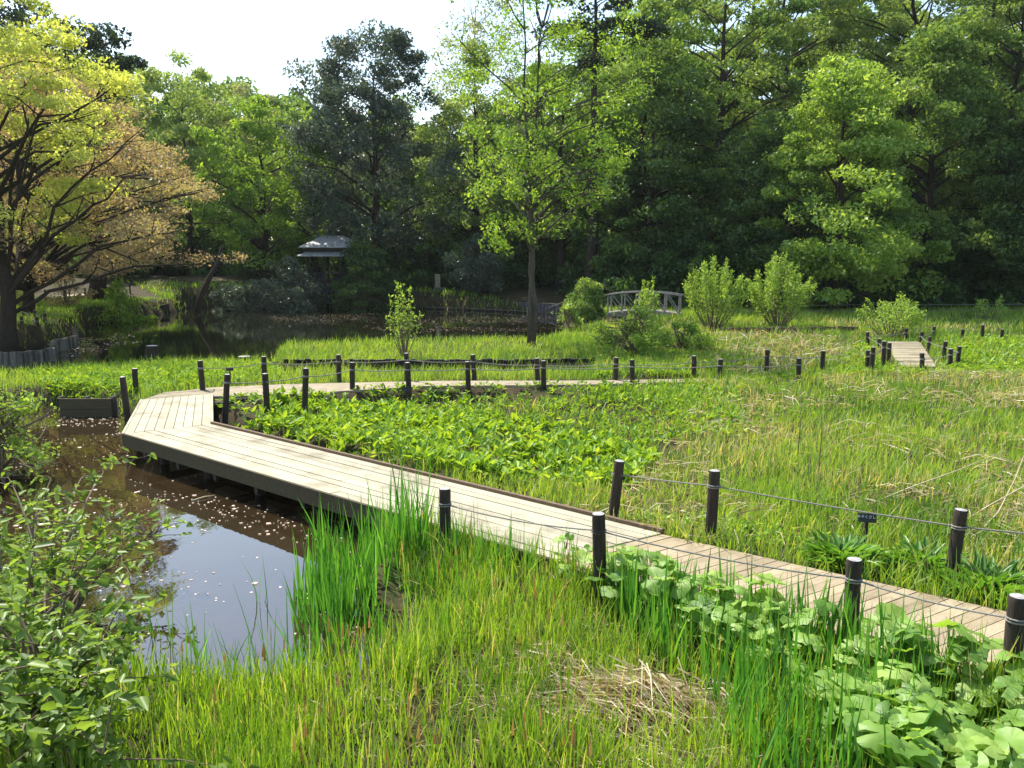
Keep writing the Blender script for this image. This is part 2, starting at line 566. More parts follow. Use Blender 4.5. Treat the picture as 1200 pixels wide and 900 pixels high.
def plank_deck(name, parent, s0, s1, e0, e1, n, gap, th, ztop, mat, cuts=0):
    """planks running from edge s0-s1 to edge e0-e1 (s0,e0 one side; s1,e1 the other)"""
    s0, s1, e0, e1 = map(np.array, (s0, s1, e0, e1))
    ang = math.atan2(*(e0 - s0)[::-1])
    m_ = MB()
    wid = np.linalg.norm(s1 - s0)
    g_ = gap / wid / 2
    for i in range(n):
        t0, t1 = i / n + g_, (i + 1) / n - g_
        a, b = s0 + (s1 - s0) * t0, s0 + (s1 - s0) * t1
        c, d = e0 + (e1 - e0) * t0, e0 + (e1 - e0) * t1
        ks = [0.0] + sorted(rng.uniform(0.12, 0.9, cuts).tolist()) + [1.0]
        for k0, k1 in zip(ks[:-1], ks[1:]):
            L = np.linalg.norm(c - a)
            o = 0.003 / L
            q = [a + (c - a) * (k0 + o), a + (c - a) * (k1 - o), b + (d - b) * (k1 - o), b + (d - b) * (k0 + o)]
            q = local(q, s0, ang)
            area = sum(q[j][0] * q[(j + 1) % 4][1] - q[(j + 1) % 4][0] * q[j][1] for j in range(4))
            if area < 0: q = q[::-1]
            dz = rng.uniform(-0.004, 0.004)
            m_.prism(q, ztop - th + dz, ztop + dz, float(rng.uniform(0, 1)))
    o = m_.build(name, mat, parent)
    o.location = (s0[0], s0[1], 0)
    o.rotation_euler = (0, 0, ang)
    return o


def edge_beam(mb_, p, q, side, w, z0, z1, out=0.0):
    """vertical board along p->q, offset by out towards side"""
    p, q, s = np.array(p), np.array(q), np.array(side)
    r = [p + s * out, q + s * out, q + s * (out + w), p + s * (out + w)]
    area = sum(r[j][0] * r[(j + 1) % 4][1] - r[(j + 1) % 4][0] * r[j][1] for j in range(4))
    if area < 0: r = r[::-1]
    mb_.prism([tuple(v) for v in r], z0, z1, 0.5)


walk = empty("boardwalk", (0, 0, 0))
tag(walk, "pale timber boardwalk bending over the near pond with no railing", "boardwalk")
plank_deck("deck", walk, A, B, D, C, 9, 0.012, 0.04, 0.0, M["deck"], 1)
A2, B2 = A + (G - A) * 0.003, B + (Hn - B) * 0.003
plank_deck("deck", walk, A + (G - A) / np.linalg.norm(G - A) * 0.008, B + (Hn - B) / np.linalg.norm(Hn - B) * 0.008, G, Hn, 9, 0.012, 0.04, 0.0, M["deck"], 0)
fn = G - A
fn = np.array([-fn[1], fn[0]]) / np.linalg.norm(fn)
if fn @ (A - B) < 0: fn = -fn
m_ = MB()
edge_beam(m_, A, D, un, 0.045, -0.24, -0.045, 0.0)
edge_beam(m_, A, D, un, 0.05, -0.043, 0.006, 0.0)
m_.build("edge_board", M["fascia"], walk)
m_ = MB()
edge_beam(m_, A, G, fn, 0.045, -0.24, 0.008, 0.0)
m_.build("edge_board", M["deck"], walk)
m_ = MB()
edge_beam(m_, B, C, -un, 0.06, -0.24, 0.05, 0.0)
m_.build("kerb", M["kerb"], walk)
bn = -(fn)
m_ = MB()
edge_beam(m_, B, Hn, bn, 0.05, -0.2, 0.035, 0.0)
m_.build("kerb", M["deck"], walk)
Lw = np.linalg.norm(D - A)
m_ = MB()
for off in (0.18, WID - 0.2):                                   # stringers under the deck
    q0, q1 = B + un * off + ux * 0.2, C + un * off - ux * 0.5
    edge_beam(m_, q0, q1, un, 0.09, -0.22, -0.045)
for k in range(9):
    s = 0.3 + k * (np.linalg.norm(C - B) - 0.6) / 8
    q0, q1 = B + ux * s, B + ux * s + un * WID
    edge_beam(m_, q0, q1, ux, 0.1, -0.36, -0.245)
m_.build("joist", M["pile"], walk)
for k in range(7):
    s = 0.35 + k * (np.linalg.norm(C - B) - 0.9) / 6
    for off in (0.3, WID - 0.4):
        c = B + ux * s + un * off
        m_ = MB()
        m_.tube([(c[0], c[1], -1.4), (c[0], c[1], -0.25)], 0.085, 9)
        m_.build("pile", M["pile"], walk, True)

# old grey landing planks and path
op = slab_path("path", old_path, M["sand"], -0.12, -0.03)
tag(op, kind="structure")
landing = empty("plank_landing", (*G, 0))
landing.location = (0, 0, 0)
tag(landing, "weathered grey plank landing at the far end of the pale boardwalk", "landing")
L2, R2 = np.array(P(192, 459.5)), np.array(P(252, 455))
plank_deck("deck", landing, G + (L2 - G) * 0.03, L2, Hn + (R2 - Hn) * 0.03, R2, 7, 0.015, 0.04, -0.005, M["deck_old"], 0)

# brown cross-planked path
bp = empty("plank_path", (0, 0, 0))
tag(bp, "brown path of crosswise planks running on from the boardwalk, lower right", "path")
plank_deck("deck", bp, near_path[0], near_path[1], near_path[3], near_path[2], 64, 0.010, 0.05, -0.012, M["path_plank"], 0)
m_ = MB()
for q0, q1, s in ((near_path[0], near_path[1], pn), (near_path[3], near_path[2], -pn)):
    edge_beam(m_, q0, q1, s, 0.05, -0.2, -0.03, 0.003)
m_.build("edge_board", M["kerb"], bp)

rp = empty("plank_path", (0, 0, 0))
tag(rp, "short grey plank walk leading away between two rows of posts, far right meadow", "path")
plank_deck("deck", rp, right_path[0], right_path[3], right_path[1], right_path[2], 22, 0.03, 0.05, -0.01, M["deck_old"], 0)

# ------------------------------------------------------------------ rope fences (thing > post (> post_top), rope)
def post_proto(seed):
    r_ = np.random.default_rng(seed)
    m_ = MB()
    n, rad = 12, 0.07
    zs = [-0.35, 0.0, 0.35, 0.7, 0.93, 0.985, 1.0]
    rr = [1.03, 1.0, 0.99, 0.985, 0.98, 0.965, 0.90]
    ph = r_.uniform(0, 6)
    vs, fs = [], []
    for z, q in zip(zs, rr):
        for k in range(n):
            a = 2 * math.pi * k / n
            w = rad * q * (1 + 0.03 * math.sin(3 * a + ph) + 0.02 * r_.normal())
            vs.append((w * math.cos(a), w * math.sin(a), z))
    for i in range(len(zs) - 1):
        for k in range(n):
            fs.append((i * n + k, i * n + (k + 1) % n, (i + 1) * n + (k + 1) % n, (i + 1) * n + k))
    m_.add(vs, fs)
    body = m_.mesh("post", True)
    m2 = MB()
    top = [vs[(len(zs) - 1) * n + k] for k in range(n)]
    cz = 1.012
    m2.add(top + [(0, 0, cz)], [(k, (k + 1) % n, n) for k in range(n)])
    capm = m2.mesh("post_top", False)
    body.materials.append(M["post"])
    capm.materials.append(M["post_top"])
    return body, capm


PROTO = [post_proto(s) for s in range(4)]


def add_post(parent, x, y, zb, h, k=0, tilt=(0, 0), r=1.0):
    b, c = PROTO[k % 4]
    o = bpy.data.objects.new("post", b)
    COL.objects.link(o)
    o.parent = parent
    o.location = (x, y, zb)
    o.rotation_euler = (tilt[0], tilt[1], k * 1.7)
    o.rotation_euler = (Matrix.Rotation(tilt[1], 3, 'Y') @ Matrix.Rotation(tilt[0], 3, 'X') @ Matrix.Rotation(k * 1.7, 3, 'Z')).to_euler()
    o.scale = (r, r, h)
    t = bpy.data.objects.new("post_top", c)
    COL.objects.link(t)
    t.parent = o
    return o


def rope_run(parent, pts, sag, rad, name="rope"):
    m_ = MB()
    line = []
    for a, b in zip(pts[:-1], pts[1:]):
        a, b = Vector(a), Vector(b)
        for i in range(9):
            t = i / 9
            p = a.lerp(b, t)
            p.z -= sag * 4 * t * (1 - t) * min(1.0, (b - a).length / 2)
            line.append(p)
    line.append(Vector(pts[-1]))
    m_.tube(line, rad, 5)
    # a turn of rope round each post
    for p in pts:
        for dz in (-0.012, 0.012):
            ring = [(p[0] + 0.074 * math.cos(a), p[1] + 0.074 * math.sin(a), p[2] + dz) for a in np.linspace(0, 2 * math.pi, 13)]
            m_.tube(ring, rad, 4, cap=False)
    return m_.build(name, M["rope"], parent, True)


def fence(label, spec, group=None, rope=True, sag=0.05, rad=0.009, ends=((), ()), drop=0.19):
    """spec: (u, v_top, v_base[, tilt_y]) per post, surveyed on the ground at each base"""
    root = empty("rope_fence", (0, 0, 0))
    tag(root, label, "fence", group)
    r_ = np.random.default_rng(len(label) * 7 + len(spec))
    rp_ = []
    for i, s in enumerate(spec):
        u, vt, vb = s[:3]
        x, y = P(u, vb, -0.05)
        zt = CAM_H - (vt - HORIZON) / FPX * y * 1.01
        zb = float(height(x, y)) - 0.02
        ty = s[3] if len(s) > 3 else r_.normal() * 0.03
        h = max(zt - zb, 0.4)
        add_post(root, x, y, zb, h, int(r_.integers(0, 100)), (r_.normal() * 0.025, ty))
        rp_.append((x + math.sin(ty) * (h - drop), y, zb + h - drop))
    for k, q in enumerate(list(ends[0]) + list(ends[1])):       # the next post along, beyond the photo's edge
        zb = float(height(q[0], q[1])) - 0.02
        add_post(root, q[0], q[1], zb, q[2] + drop - zb, k + 5, (0, 0.02))
    if rope:
        rope_run(root, list(ends[0]) + rp_ + list(ends[1]), sag, rad)
    return root


e1 = (P(1330, 690, 0)[0], P(1330, 690, 0)[1], 0.5)
fence("dark post and rope fence on the pond side of the brown plank path",
      [(522, 575, 640, 0.0), (704, 605, 690, -0.04), (996, 663, 745, 0.0), (1183, 710, 812, 0.0)],
      ends=((), ((4.9, 5.3, 0.5),)))
fence("dark post and rope fence on the meadow side of the brown plank path",
      [(717, 540, 608, 0.09), (832, 553, 632, 0.03), (1114, 601, 676, 0.07)], ends=((), (e1,)), sag=0.015)
fence("row of dark posts and rope nearest the camera side of the trodden path",
      [(262, 437, 477, 0.09), (313, 436, 477), (356, 430, 473), (413, 423, 457), (480, 423, 458), (549, 422, 454), (637, 421, 453), (741, 420, 449),
       (843, 419, 446), (936, 418, 443)], rad=0.012)
fence("row of dark posts and rope along the channel behind the trodden path",
      [(238, 421, 459, -0.06), (310, 416, 447), (397, 414, 447), (477, 412, 446), (556, 414, 444), (630, 418, 446), (721, 417, 446), (813, 415, 443),
       (898, 408, 438), (963, 409, 435)], rad=0.012)
fence("pair of dark posts beside the far corner of the boardwalk, left of it",
      [(151, 440, 480, -0.05), (159, 430, 458, 0.03)], rope=False)
fence("left row of posts along the short grey plank walk, with rope",
      [(1021, 405, 436), (1016, 409, 434), (1035, 398, 429), (1041, 400, 424), (1030, 395, 406), (1017, 387, 402), (1061, 383, 397)], rad=0.012)
fence("right row of posts along the short grey plank walk, with rope",
      [(1081, 412, 433), (1114, 407, 428), (1122, 404, 424), (1105, 398, 419, 0.05), (1087, 393, 413, 0.1), (1078, 387, 402, 0.1), (1094, 381, 394)], rad=0.012)
fence("three short dark posts standing in the far right meadow",
      [(1127, 384, 397), (1151, 379, 394), (1174, 384, 396)], rope=False)


def cord_fence(label, us, d, hgt, n_cord=2, zoff=0.0):
    root = empty("cord_fence", (0, 0, 0))
    tag(root, label, "fence")
    tops = []
    for i, (u, dd) in enumerate(zip(us, d)):
        x, y = PD(u, dd)
        zb = float(height(x, y)) - 0.05
        add_post(root, x, y, zb, hgt + 0.05, i, (0, 0), 0.8)
        tops.append((x, y, zb + hgt))
    m_ = MB()
    for k in range(n_cord):
        pts = [(p[0], p[1], p[2] - 0.06 - k * 0.34) for p in tops]
        m_.tube(pts, 0.014, 4)
    m_.build("cord", M["rope"], root)
    return root


cord_fence("two-cord fence along the foot of the dark woods, right of the shrubs", [915, 968, 1022, 1080, 1140, 1200, 1262], [50, 50, 50.5, 50.5, 51, 51, 51.5], 0.75)
cord_fence("low cord fence on the far bank left of the footbridge", [500, 545, 590, 630, 668, 705], [63.5, 62, 60, 58, 56, 53], 0.85)
cord_fence("low fence along the shaded bank path at far left", [20, 42, 62, 84, 108, 133, 160], [50, 52, 54, 57, 60, 62, 64], 0.8, 1)
fence("cluster of dark posts with rope on the left bank above the log wall",
      [(54, 368, 388), (42, 367, 384), (30, 360, 382), (45, 375, 392), (27, 374, 393), (10, 378, 395)], rad=0.014)

# ------------------------------------------------------------------ banks, walls, bridge, pavilion
def log_wall(name, label, pts, ztop, depth, r, mat="log_wall", cat="wall"):
    """a wall of upright logs along a polyline"""
    root_m = MB()
    r_ = np.random.default_rng(int(r * 1000) + len(pts))
    for a, b in zip(pts[:-1], pts[1:]):
        a, b = np.array(a), np.array(b)
        L = np.linalg.norm(b - a)
        n = max(1, int(round(L / (2 * r))))
        for i in range(n):
            c = a + (b - a) * (i + 0.5) / n
            root_m.tube([(c[0], c[1], ztop - depth), (c[0], c[1], ztop + r_.uniform(-0.03, 0.03))], r * 1.0, 7, float(r_.uniform(0, 1)))
    o = root_m.build(name, M[mat])
    tag(o, label, cat)
    return o


log_wall("log_wall", "curved wall of upright grey logs holding the left bank above the pond",
         [P(-120, 432, -.55), P(20, 429, -.55), P(62, 423, -.55), P(64, 413, -.55), P(90, 406, -.55), P(86, 394, -.55)], -0.06, 1.2, 0.11)
log_wall("log_edging", "low dark log edging along the near side of the grassy island",
         [P(332, 420, 0), P(420, 420.5, 0), P(520, 421, 0), P(640, 420, 0), P(700, 419, 0)], -0.02, 1.1, 0.09, "pile", "edging")
log_wall("bank_wall", "low dark wall along the far bank left of the footbridge",
         [P(120, 357.5, -.55), P(215, 358.5, -.55), P(300, 358.5, -.55), P(430, 358.5, -.55), P(500, 360, -.55), P(580, 363, -.55), P(655, 368, -.55)], 0.12, 1.3, 0.16, "stone")
log_wall("log_edging", "short dark log edging beside the reddish pond corner at left",
         [P(160, 371, -.55), P(195, 367, -.55), P(214, 362.5, -.55)], 0.05, 1.1, 0.12, "pile", "edging")
log_wall("log_edging", "dark log edging at the inside of the boardwalk bend",
         [P(252, 488, -.4), P(270, 486, -.4), P(300, 480, -.4)], -0.06, 0.8, 0.07, "pile", "edging")

log_wall("log_edging", "dark reddish log edging across the meadow behind the pale dead reeds",
         [P(845, 390, -.1), P(925, 389, -.1), P(1005, 388, -.1)], 0.12, 0.8, 0.07, "kerb", "edging")
bpth = slab_path("bank_path", np.array([PD(-60, 53), PD(10, 53.5), PD(66, 57.5), PD(110, 62), PD(104, 64.5), PD(56, 60), PD(5, 56.5), PD(-60, 56)]), M["sand"], 0.2, 0.55)
tag(bpth, kind="structure")
w = empty("plank_weir", (0, 0, 0))
tag(w, "dark plank weir closing the near pond left of the boardwalk end", "weir")
m_ = MB()
p0, p1 = np.array(P(70, 467, -0.1)), np.array(P(131, 467, -0.1))
nn = np.array([0, -1.0])
for k in range(3):
    edge_beam(m_, p0, p1, nn, 0.06, -0.9 + k * 0.27, -0.9 + k * 0.27 + 0.262)
m_.build("board", M["fascia"], w)
for p in (p0, (p0 + p1) / 2, p1):
    m_ = MB()
    m_.tube([(p[0], p[1] + 0.09, -1.1), (p[0], p[1] + 0.09, -0.06)], 0.075, 8)
    m_.build("post", M["pile"], w, True)

for u, v, hh, lab in ((178, 414, 0.42, "cut tree stump at the pond edge behind the pair of posts"), (286, 423, 0.3, "low dark stump at the water edge left of the island")):
    x, y = P(u, v, -0.1)
    st = empty("tree_stump", (x, y, -0.25))
    tag(st, lab, "stump")
    m_ = MB()
    m_.tube([(0, 0, -0.4), (0, 0, 0.0), (0.02, 0, hh - 0.03), (0.02, 0, hh)], [0.28, 0.26, 0.22, 0.21], 11)
    m_.build("trunk", M["bark"], st)
    m_ = MB()
    m_.tube([(0.02, 0, hh + 0.003), (0.02, 0, hh + 0.012)], [0.20, 0.19], 11)
    m_.build("cut_top", M["post_top"], st)

# footbridge: gently arched, railings with slanting struts
bx, by = PD(753, 49.0)
br = empty("footbridge", (bx, by, 0.15), math.radians(-14))
tag(br, "arched grey wooden footbridge with slatted railings beyond the pond", "bridge")
HL, HW = 2.05, 0.75


def arch(x): return 0.17 * (1 - (x / HL) ** 2)


m_ = MB()
for i in range(20):
    x0, x1 = -HL + i * 2 * HL / 20 + 0.01, -HL + (i + 1) * 2 * HL / 20 - 0.01
    za, zb = arch(x0), arch(x1)
    m_.prism([(x0, -HW), (x1, -HW), (x1, HW), (x0, HW)], [za - .05, zb - .05, zb - .05, za - .05], [za, zb, zb, za], float(rng.uniform()))
m_.build("deck", M["bridge"], br)
for s in (-1, 1):
    m_ = MB()
    for i in range(10):
        x0, x1 = -HL + i * 2 * HL / 10, -HL + (i + 1) * 2 * HL / 10
        m_.prism([(x0, s * HW - .06), (x1, s * HW - .06), (x1, s * HW + .06), (x0, s * HW + .06)], [arch(x0) - .26, arch(x1) - .26] + [arch(x1) - .26, arch(x0) - .26],
                 [arch(x0) - .055, arch(x1) - .055, arch(x1) - .055, arch(x0) - .055])
    m_.build("beam", M["bridge"], br)
    m_ = MB()
    pts = [(x, s * HW, arch(x) + 1.02) for x in np.linspace(-HL - .1, HL + .1, 11)]
    m_.tube(pts, 0.045, 6)
    m_.build("handrail", M["bridge"], br)
    for i in range(6):
        x = -HL + 0.05 + i * (2 * HL - 0.1) / 5
        m_ = MB()
        m_.tube([(x, s * HW, arch(x) - 0.2), (x, s * HW, arch(x) + 1.0)], 0.045, 6)
        m_.build("rail_post", M["bridge"], br)
    for i in range(5):
        x = -HL + 0.05 + i * (2 * HL - 0.1) / 5
        x2 = x + (2 * HL - 0.1) / 5
        m_ = MB()
        m_.tube([(x + .06, s * HW, arch(x) + 0.92), (x2 - .06, s * HW, arch(x2) + 0.04)], 0.035, 5)
        m_.build("strut", M["bridge"], br)

# pavilion on the far bank
px_, py_ = PD(396, 66.0)
pz = 1.15
pv = empty("pavilion", (px_, py_, pz), math.radians(6))
pv.scale = (0.86, 0.86, 0.97)
tag(pv, "dark timber pavilion with pale two-tier hipped roof half hidden by trees", "pavilion")


def hip(m_, w0, d0, z0, w1, d1, z1, th=0.08):
    a = [(-w0, -d0, z0), (w0, -d0, z0), (w0, d0, z0), (-w0, d0, z0)]
    b = [(-w1, -d1, z1), (w1, -d1, z1), (w1, d1, z1), (-w1, d1, z1)]
    a2 = [(x, y, z - th) for x, y, z in a]
    m_.add(a + b + a2, [(0, 1, 5, 4), (1, 2, 6, 5), (2, 3, 7, 6), (3, 0, 4, 7), (4, 5, 6, 7), (8, 9, 1, 0), (9, 10, 2, 1), (10, 11, 3, 2), (11, 8, 0, 3), (11, 10, 9, 8)])


m_ = MB()
hip(m_, 2.75, 2.2, 2.95, 0.9, 0.15, 3.85)
m_.build("roof", M["roof"], pv)
m_ = MB()
hip(m_, 2.9, 2.4, 2.30, 2.25, 1.75, 2.55)
m_.build("lower_roof", M["roof"], pv)
m_ = MB()
for q in ((0, -1.74, 4.4, .06), (0, 1.74, 4.4, .06)):
    m_.box((0, q[1], 2.72), (4.4, 0.06, 0.32))
for s in (-1, 1): m_.box((s * 2.2, 0, 2.72), (0.06, 3.4, 0.32))
m_.build("fascia_board", M["dark_wood"], pv)
for sx in (-2.1, -0.7, 0.7, 2.1):
    for sy in (-1.6, 1.6):
        m_ = MB()
        m_.box((sx, sy, 1.0), (0.16, 0.16, 2.8))
        m_.build("post", M["dark_wood"], pv)
m_ = MB()
m_.box((0, 0, -0.3), (4.9, 3.9, 0.6))
m_.build("floor", M["dark_wood"], pv)
m_ = MB()
m_.box((0, -1.68, 0.95), (4.1, 0.08, 0.1))
m_.box((0, -1.68, 0.15), (4.1, 0.08, 0.08))
for i in range(22): m_.box((-2.0 + i * 4.0 / 21, -1.68, 0.55), (0.05, 0.05, 0.72))
m_.build("railing", M["dark_wood"], pv)
m_ = MB()
m_.box((0, 1.2, 0.42), (3.8, 0.45, 0.08))
for sx in (-1.5, 0, 1.5): m_.box((sx, 1.2, 0.19), (0.1, 0.35, 0.38))
m_.build("bench", M["dark_wood"], pv)

# small things on the banks
x, y = PD(44, 58)
z = float(height(x, y))
nb = empty("notice_board", (x, y, z), math.radians(10))
tag(nb, "small pale notice board on a post among shrubs at far left", "sign")
m_ = MB()
m_.box((0, 0, 1.25), (0.62, 0.05, 0.75))
m_.build("board", M["white"], nb)
m_ = MB()
m_.box((-0.22, 0.05, 0.6), (0.07, 0.05, 1.5))
m_.box((0.22, 0.05, 0.6), (0.07, 0.05, 1.5))
m_.build("leg", M["dark_wood"], nb)

x, y = PD(516, 66)
z = float(height(x, y))
ms = empty("stone_marker", (x, y, z))
tag(ms, "tan marker slab on a pale plinth in the shade right of the pavilion", "marker")
m_ = MB()
m_.box((0, 0, 0.1), (1.0, 0.7, 0.3))
m_.build("plinth", M["stone"], ms)
ms.scale = (0.8, 0.8, 0.85)
m_ = MB()
m_.box((-0.12, 0, 0.85), (0.5, 0.22, 1.2))
m_.build("slab", M["sand"], ms)

# plant name stakes
def name_stake(label, u, v_top, v_base, w_, h_, text, size):
    x, y = P(u, v_base, -0.08)
    zt = CAM_H - (v_top - HORIZON) / FPX * y * 1.01
    zb = float(height(x, y)) - 0.1
    r0 = empty("name_stake", (x, y, zb), math.atan2(x, y) * -0.6)
    tag(r0, label, "plant label")
    m_ = MB()
    m_.box((0, 0.02, (zt - zb) / 2 - 0.03), (0.035, 0.022, zt - zb - 0.06))
    m_.build("stake", M["sign_black"], r0)
    m_ = MB()
    m_.box((0, 0, 0), (w_, 0.014, h_))
    pl_ = m_.build("plate", M["sign_black"], r0)
    pl_.location = (0, 0, zt - zb - h_ / 2)
    pl_.rotation_euler = (math.radians(-12), 0, 0)
    if text:
        cu = bpy.data.curves.new("lettering", 'FONT')
        cu.body = text
        cu.size = size
        cu.align_x = 'CENTER'
        cu.align_y = 'CENTER'
        cu.extrude = 0.0008
        tmp = bpy.data.objects.new("lettering", cu)
        COL.objects.link(tmp)
        bpy.context.view_layer.update()
        me = bpy.data.meshes.new_from_object(tmp.evaluated_get(bpy.context.evaluated_depsgraph_get()))
        bpy.data.objects.remove(tmp)
        t = link("lettering", me, M["white"], pl_)
        t.location = (-0.01, -0.0095, 0.012)
        t.rotation_euler = (math.pi / 2, 0, 0)
    return r0


name_stake("black plant label on a stake with white lettering beside the brown path", 1014, 606, 644, 0.205, 0.105, "ネネくさし", 0.042)
name_stake("small black plant label on a stake at the edge of the middle marsh", 476, 453, 474, 0.2, 0.09, "", 0.03)
name_stake("small black plant label on a stake behind the trodden path near the boardwalk end", 270, 429, 449, 0.2, 0.09, "", 0.03)

# ------------------------------------------------------------------ foliage generators
def rand_quads(c, size, rg, up=0.5, aspect=1.5, sizevar=0.35):
    """rhombic leaf quads at centres c"""
    n = len(c)
    nrm = rg.normal(size=(n, 3))
    nrm[:, 2] = nrm[:, 2] * 0.9 + up
    nrm /= np.linalg.norm(nrm, axis=1, keepdims=True)
    a = rg.normal(size=(n, 3))
    a -= nrm * np.sum(a * nrm, 1, keepdims=True)
    a /= np.linalg.norm(a, axis=1, keepdims=True)
    b = np.cross(nrm, a)
    s = (size * (1 + sizevar * rg.normal(size=n))).clip(size * 0.35, size * 2)[:, None] * 0.5
    v = np.stack([c - a * s * aspect, c + b * s * 0.72 - a * s * 0.15 + nrm * s * 0.15, c + a * s * aspect - nrm * s * 0.25, c - b * s * 0.72 - a * s * 0.15 + nrm * s * 0.15], 1)
    q = np.arange(n * 4).reshape(n, 4)
    return v.reshape(-1, 3), q


def crown_clumps(rg, n, H, R, base, prof, flat=1.0, fill=0.45):
    """clump centres inside a crown whose radius follows prof(t), t = 0 at the crown's base, 1 at its top"""
    t = rg.uniform(0, 1, n * 4)
    keep = rg.uniform(0, 1, n * 4) < (0.15 + prof(t) ** 1.2)
    t = t[keep][:n]
    an = rg.uniform(0, 2 * math.pi, len(t))
    lob = 1 + 0.22 * np.sin(an * 3 + rg.uniform(0, 6)) + 0.15 * np.sin(an * 5 + t * 7 + rg.uniform(0, 6))
    r = R * prof(t) * lob * np.sqrt(rg.uniform(fill * fill, 1, len(t)))
    return np.stack([r * np.cos(an), r * np.sin(an), H * (base + (1 - base) * t)], 1)


PROF = {
    "round": lambda t: np.sqrt(np.clip(1 - (2 * t - 0.95) ** 2 * 0.98, 0.02, 1)),
    "dome": lambda t: np.clip(1.0 - 0.85 * t ** 2.2, 0.05, 1) * (0.75 + 0.25 * np.clip(t * 4, 0, 1)),
    "vase": lambda t: np.clip(0.45 + 1.1 * t, 0, 1) * np.sqrt(np.clip(1.02 - t ** 4, 0.03, 1)),
    "cone": lambda t: np.clip(1.02 - t, 0.05, 1) ** 0.8,
    "column": lambda t: np.sqrt(np.clip(1 - (2 * t - 1) ** 4, 0.03, 1)) * (0.8 + 0.2 * np.sin(t * 9)),
}


def make_tree(name, label, cat, x, y, H, R, leaf, bark, seed, base=0.3, prof="round", nc=60, cr=1.3, lpc=200, ls=0.32, tr=0.28, up=0.45,
              lean=(0, 0), stems=1, group=None, limbs=40, cflat=0.6, fill=0.45, zb=None, extra=None, squash=None, spread=0.5, fork=0.0):
    rg = np.random.default_rng(seed)
    z0 = float(height(x, y)) if zb is None else zb
    root = empty(name, (x, y, z0))
    tag(root, label, cat, group)
    cl = crown_clumps(rg, nc, H, R, base, PROF[prof], fill=fill)
    if squash is not None: cl = squash(cl, rg)
    cl[:, 0] += lean[0] * cl[:, 2] / H
    cl[:, 1] += lean[1] * cl[:, 2] / H
    # trunk(s) and limbs
    m_ = MB()
    axes = []
    for s in range(stems):
        an = 2 * math.pi * s / stems + rg.uniform(0, 1)
        off = (R * 0.3 * (stems > 1))
        pts, rad = [], []
        top = H * (0.9 if stems == 1 else rg.uniform(0.72, 0.95))
        K = 9
        for i in range(K + 1):
            t = i / K
            w_ = 0.012 * H * (1 if i not in (0,) else 0)
            pts.append((lean[0] * t * top / H + off * math.cos(an) * max(t - fork, 0) + rg.normal() * w_ * 0.6, lean[1] * t * top / H + off * math.sin(an) * max(t - fork, 0) + rg.normal() * w_ * 0.6,
                        t * top - (0.4 if i == 0 else 0)))
            rad.append(max(tr * (1 if stems == 1 else 0.72) * (1 - t) ** 0.85 * (1.35 if i == 0 else 1.0), 0.025))
        axes.append((np.array(pts), top))
        m_.tube(pts, rad, 9)
    order = rg.permutation(len(cl))[:limbs]
    for i in order:
        c = cl[i]
        pts_, top = axes[i % stems]
        hz = np.clip(c[2] - spread * math.hypot(c[0], c[1]) * rg.uniform(0.7, 1.2), H * base * 0.6, top * 0.93)
        k = hz / top * 9
        k0 = int(min(k, 8))
        a = pts_[k0] + (pts_[k0 + 1] - pts_[k0]) * (k - k0)
        mid = a * 0.5 + c * 0.5 + np.array([rg.normal() * 0.25, rg.normal() * 0.25, rg.normal() * 0.2 + 0.06 * R])
        r0 = max(min(tr * (1 - hz / top) ** 0.85 * 0.55, 0.16 * tr / 0.28, 0.11), 0.03)
        q = [a, a * 0.62 + mid * 0.38 + rg.normal(size=3) * 0.06, mid, mid * 0.45 + c * 0.55 + rg.normal(size=3) * 0.1, c]
        m_.tube(q, [r0, r0 * 0.8, r0 * 0.6, r0 * 0.4, 0.012], 5, cap=False)
        for _ in range(2):
            e = c + rg.normal(size=3) * cr * np.array([0.8, 0.8, 0.5])
            m_.tube([mid * 0.4 + c * 0.6, (c + e) / 2, e], [r0 * 0.4, r0 * 0.25, 0.008], 4, cap=False)
    if extra is not None: extra(m_, rg)
    m_.build("trunk", M[bark], root, True)
    # crown
    n = len(cl)
    wgt = rg.uniform(0.5, 1.5, n)
    cnt = (lpc * wgt).astype(int)
    ci = np.repeat(np.arange(n), cnt)
    sz = cr * rg.uniform(0.6, 1.3, n)
    d = rg.normal(size=(len(ci), 3))
    d /= np.linalg.norm(d, axis=1, keepdims=True)
    d *= (rg.uniform(0, 1, len(ci)) ** 0.45)[:, None]
    d[:, 2] = d[:, 2] * cflat
    pos = cl[ci] + d * sz[ci][:, None]
    # break the clumps up with twig-scale gaps
    f = vnoise(pos[:, 0] * 1.9 + pos[:, 2] * 1.3, pos[:, 1] * 1.9 - pos[:, 2] * 1.1, seed)
    pos = pos[f > 0.33]
    ci = ci[f > 0.33]
    v, q = rand_quads(pos, ls, rg, up)
    tint = np.clip(0.5 + 0.28 * (rg.uniform(size=n)[ci] * 2 - 1) + 0.24 * rg.normal(size=len(pos)), 0, 1)
    link("crown", np_mesh("crown", v, q, tint), M[leaf], root)
    return root


# ------------------------------------------------------------------ trees (each one a thing)
x, y = P(8, 392, 0.2)
TX, TY = x, y


def upper_left(cl, rg):
    k = (cl[:, 2] > 5.0 + 0.75 * np.clip(cl[:, 0], 0, 9)) & (cl[:, 0] < 6.3)
    return cl[k]


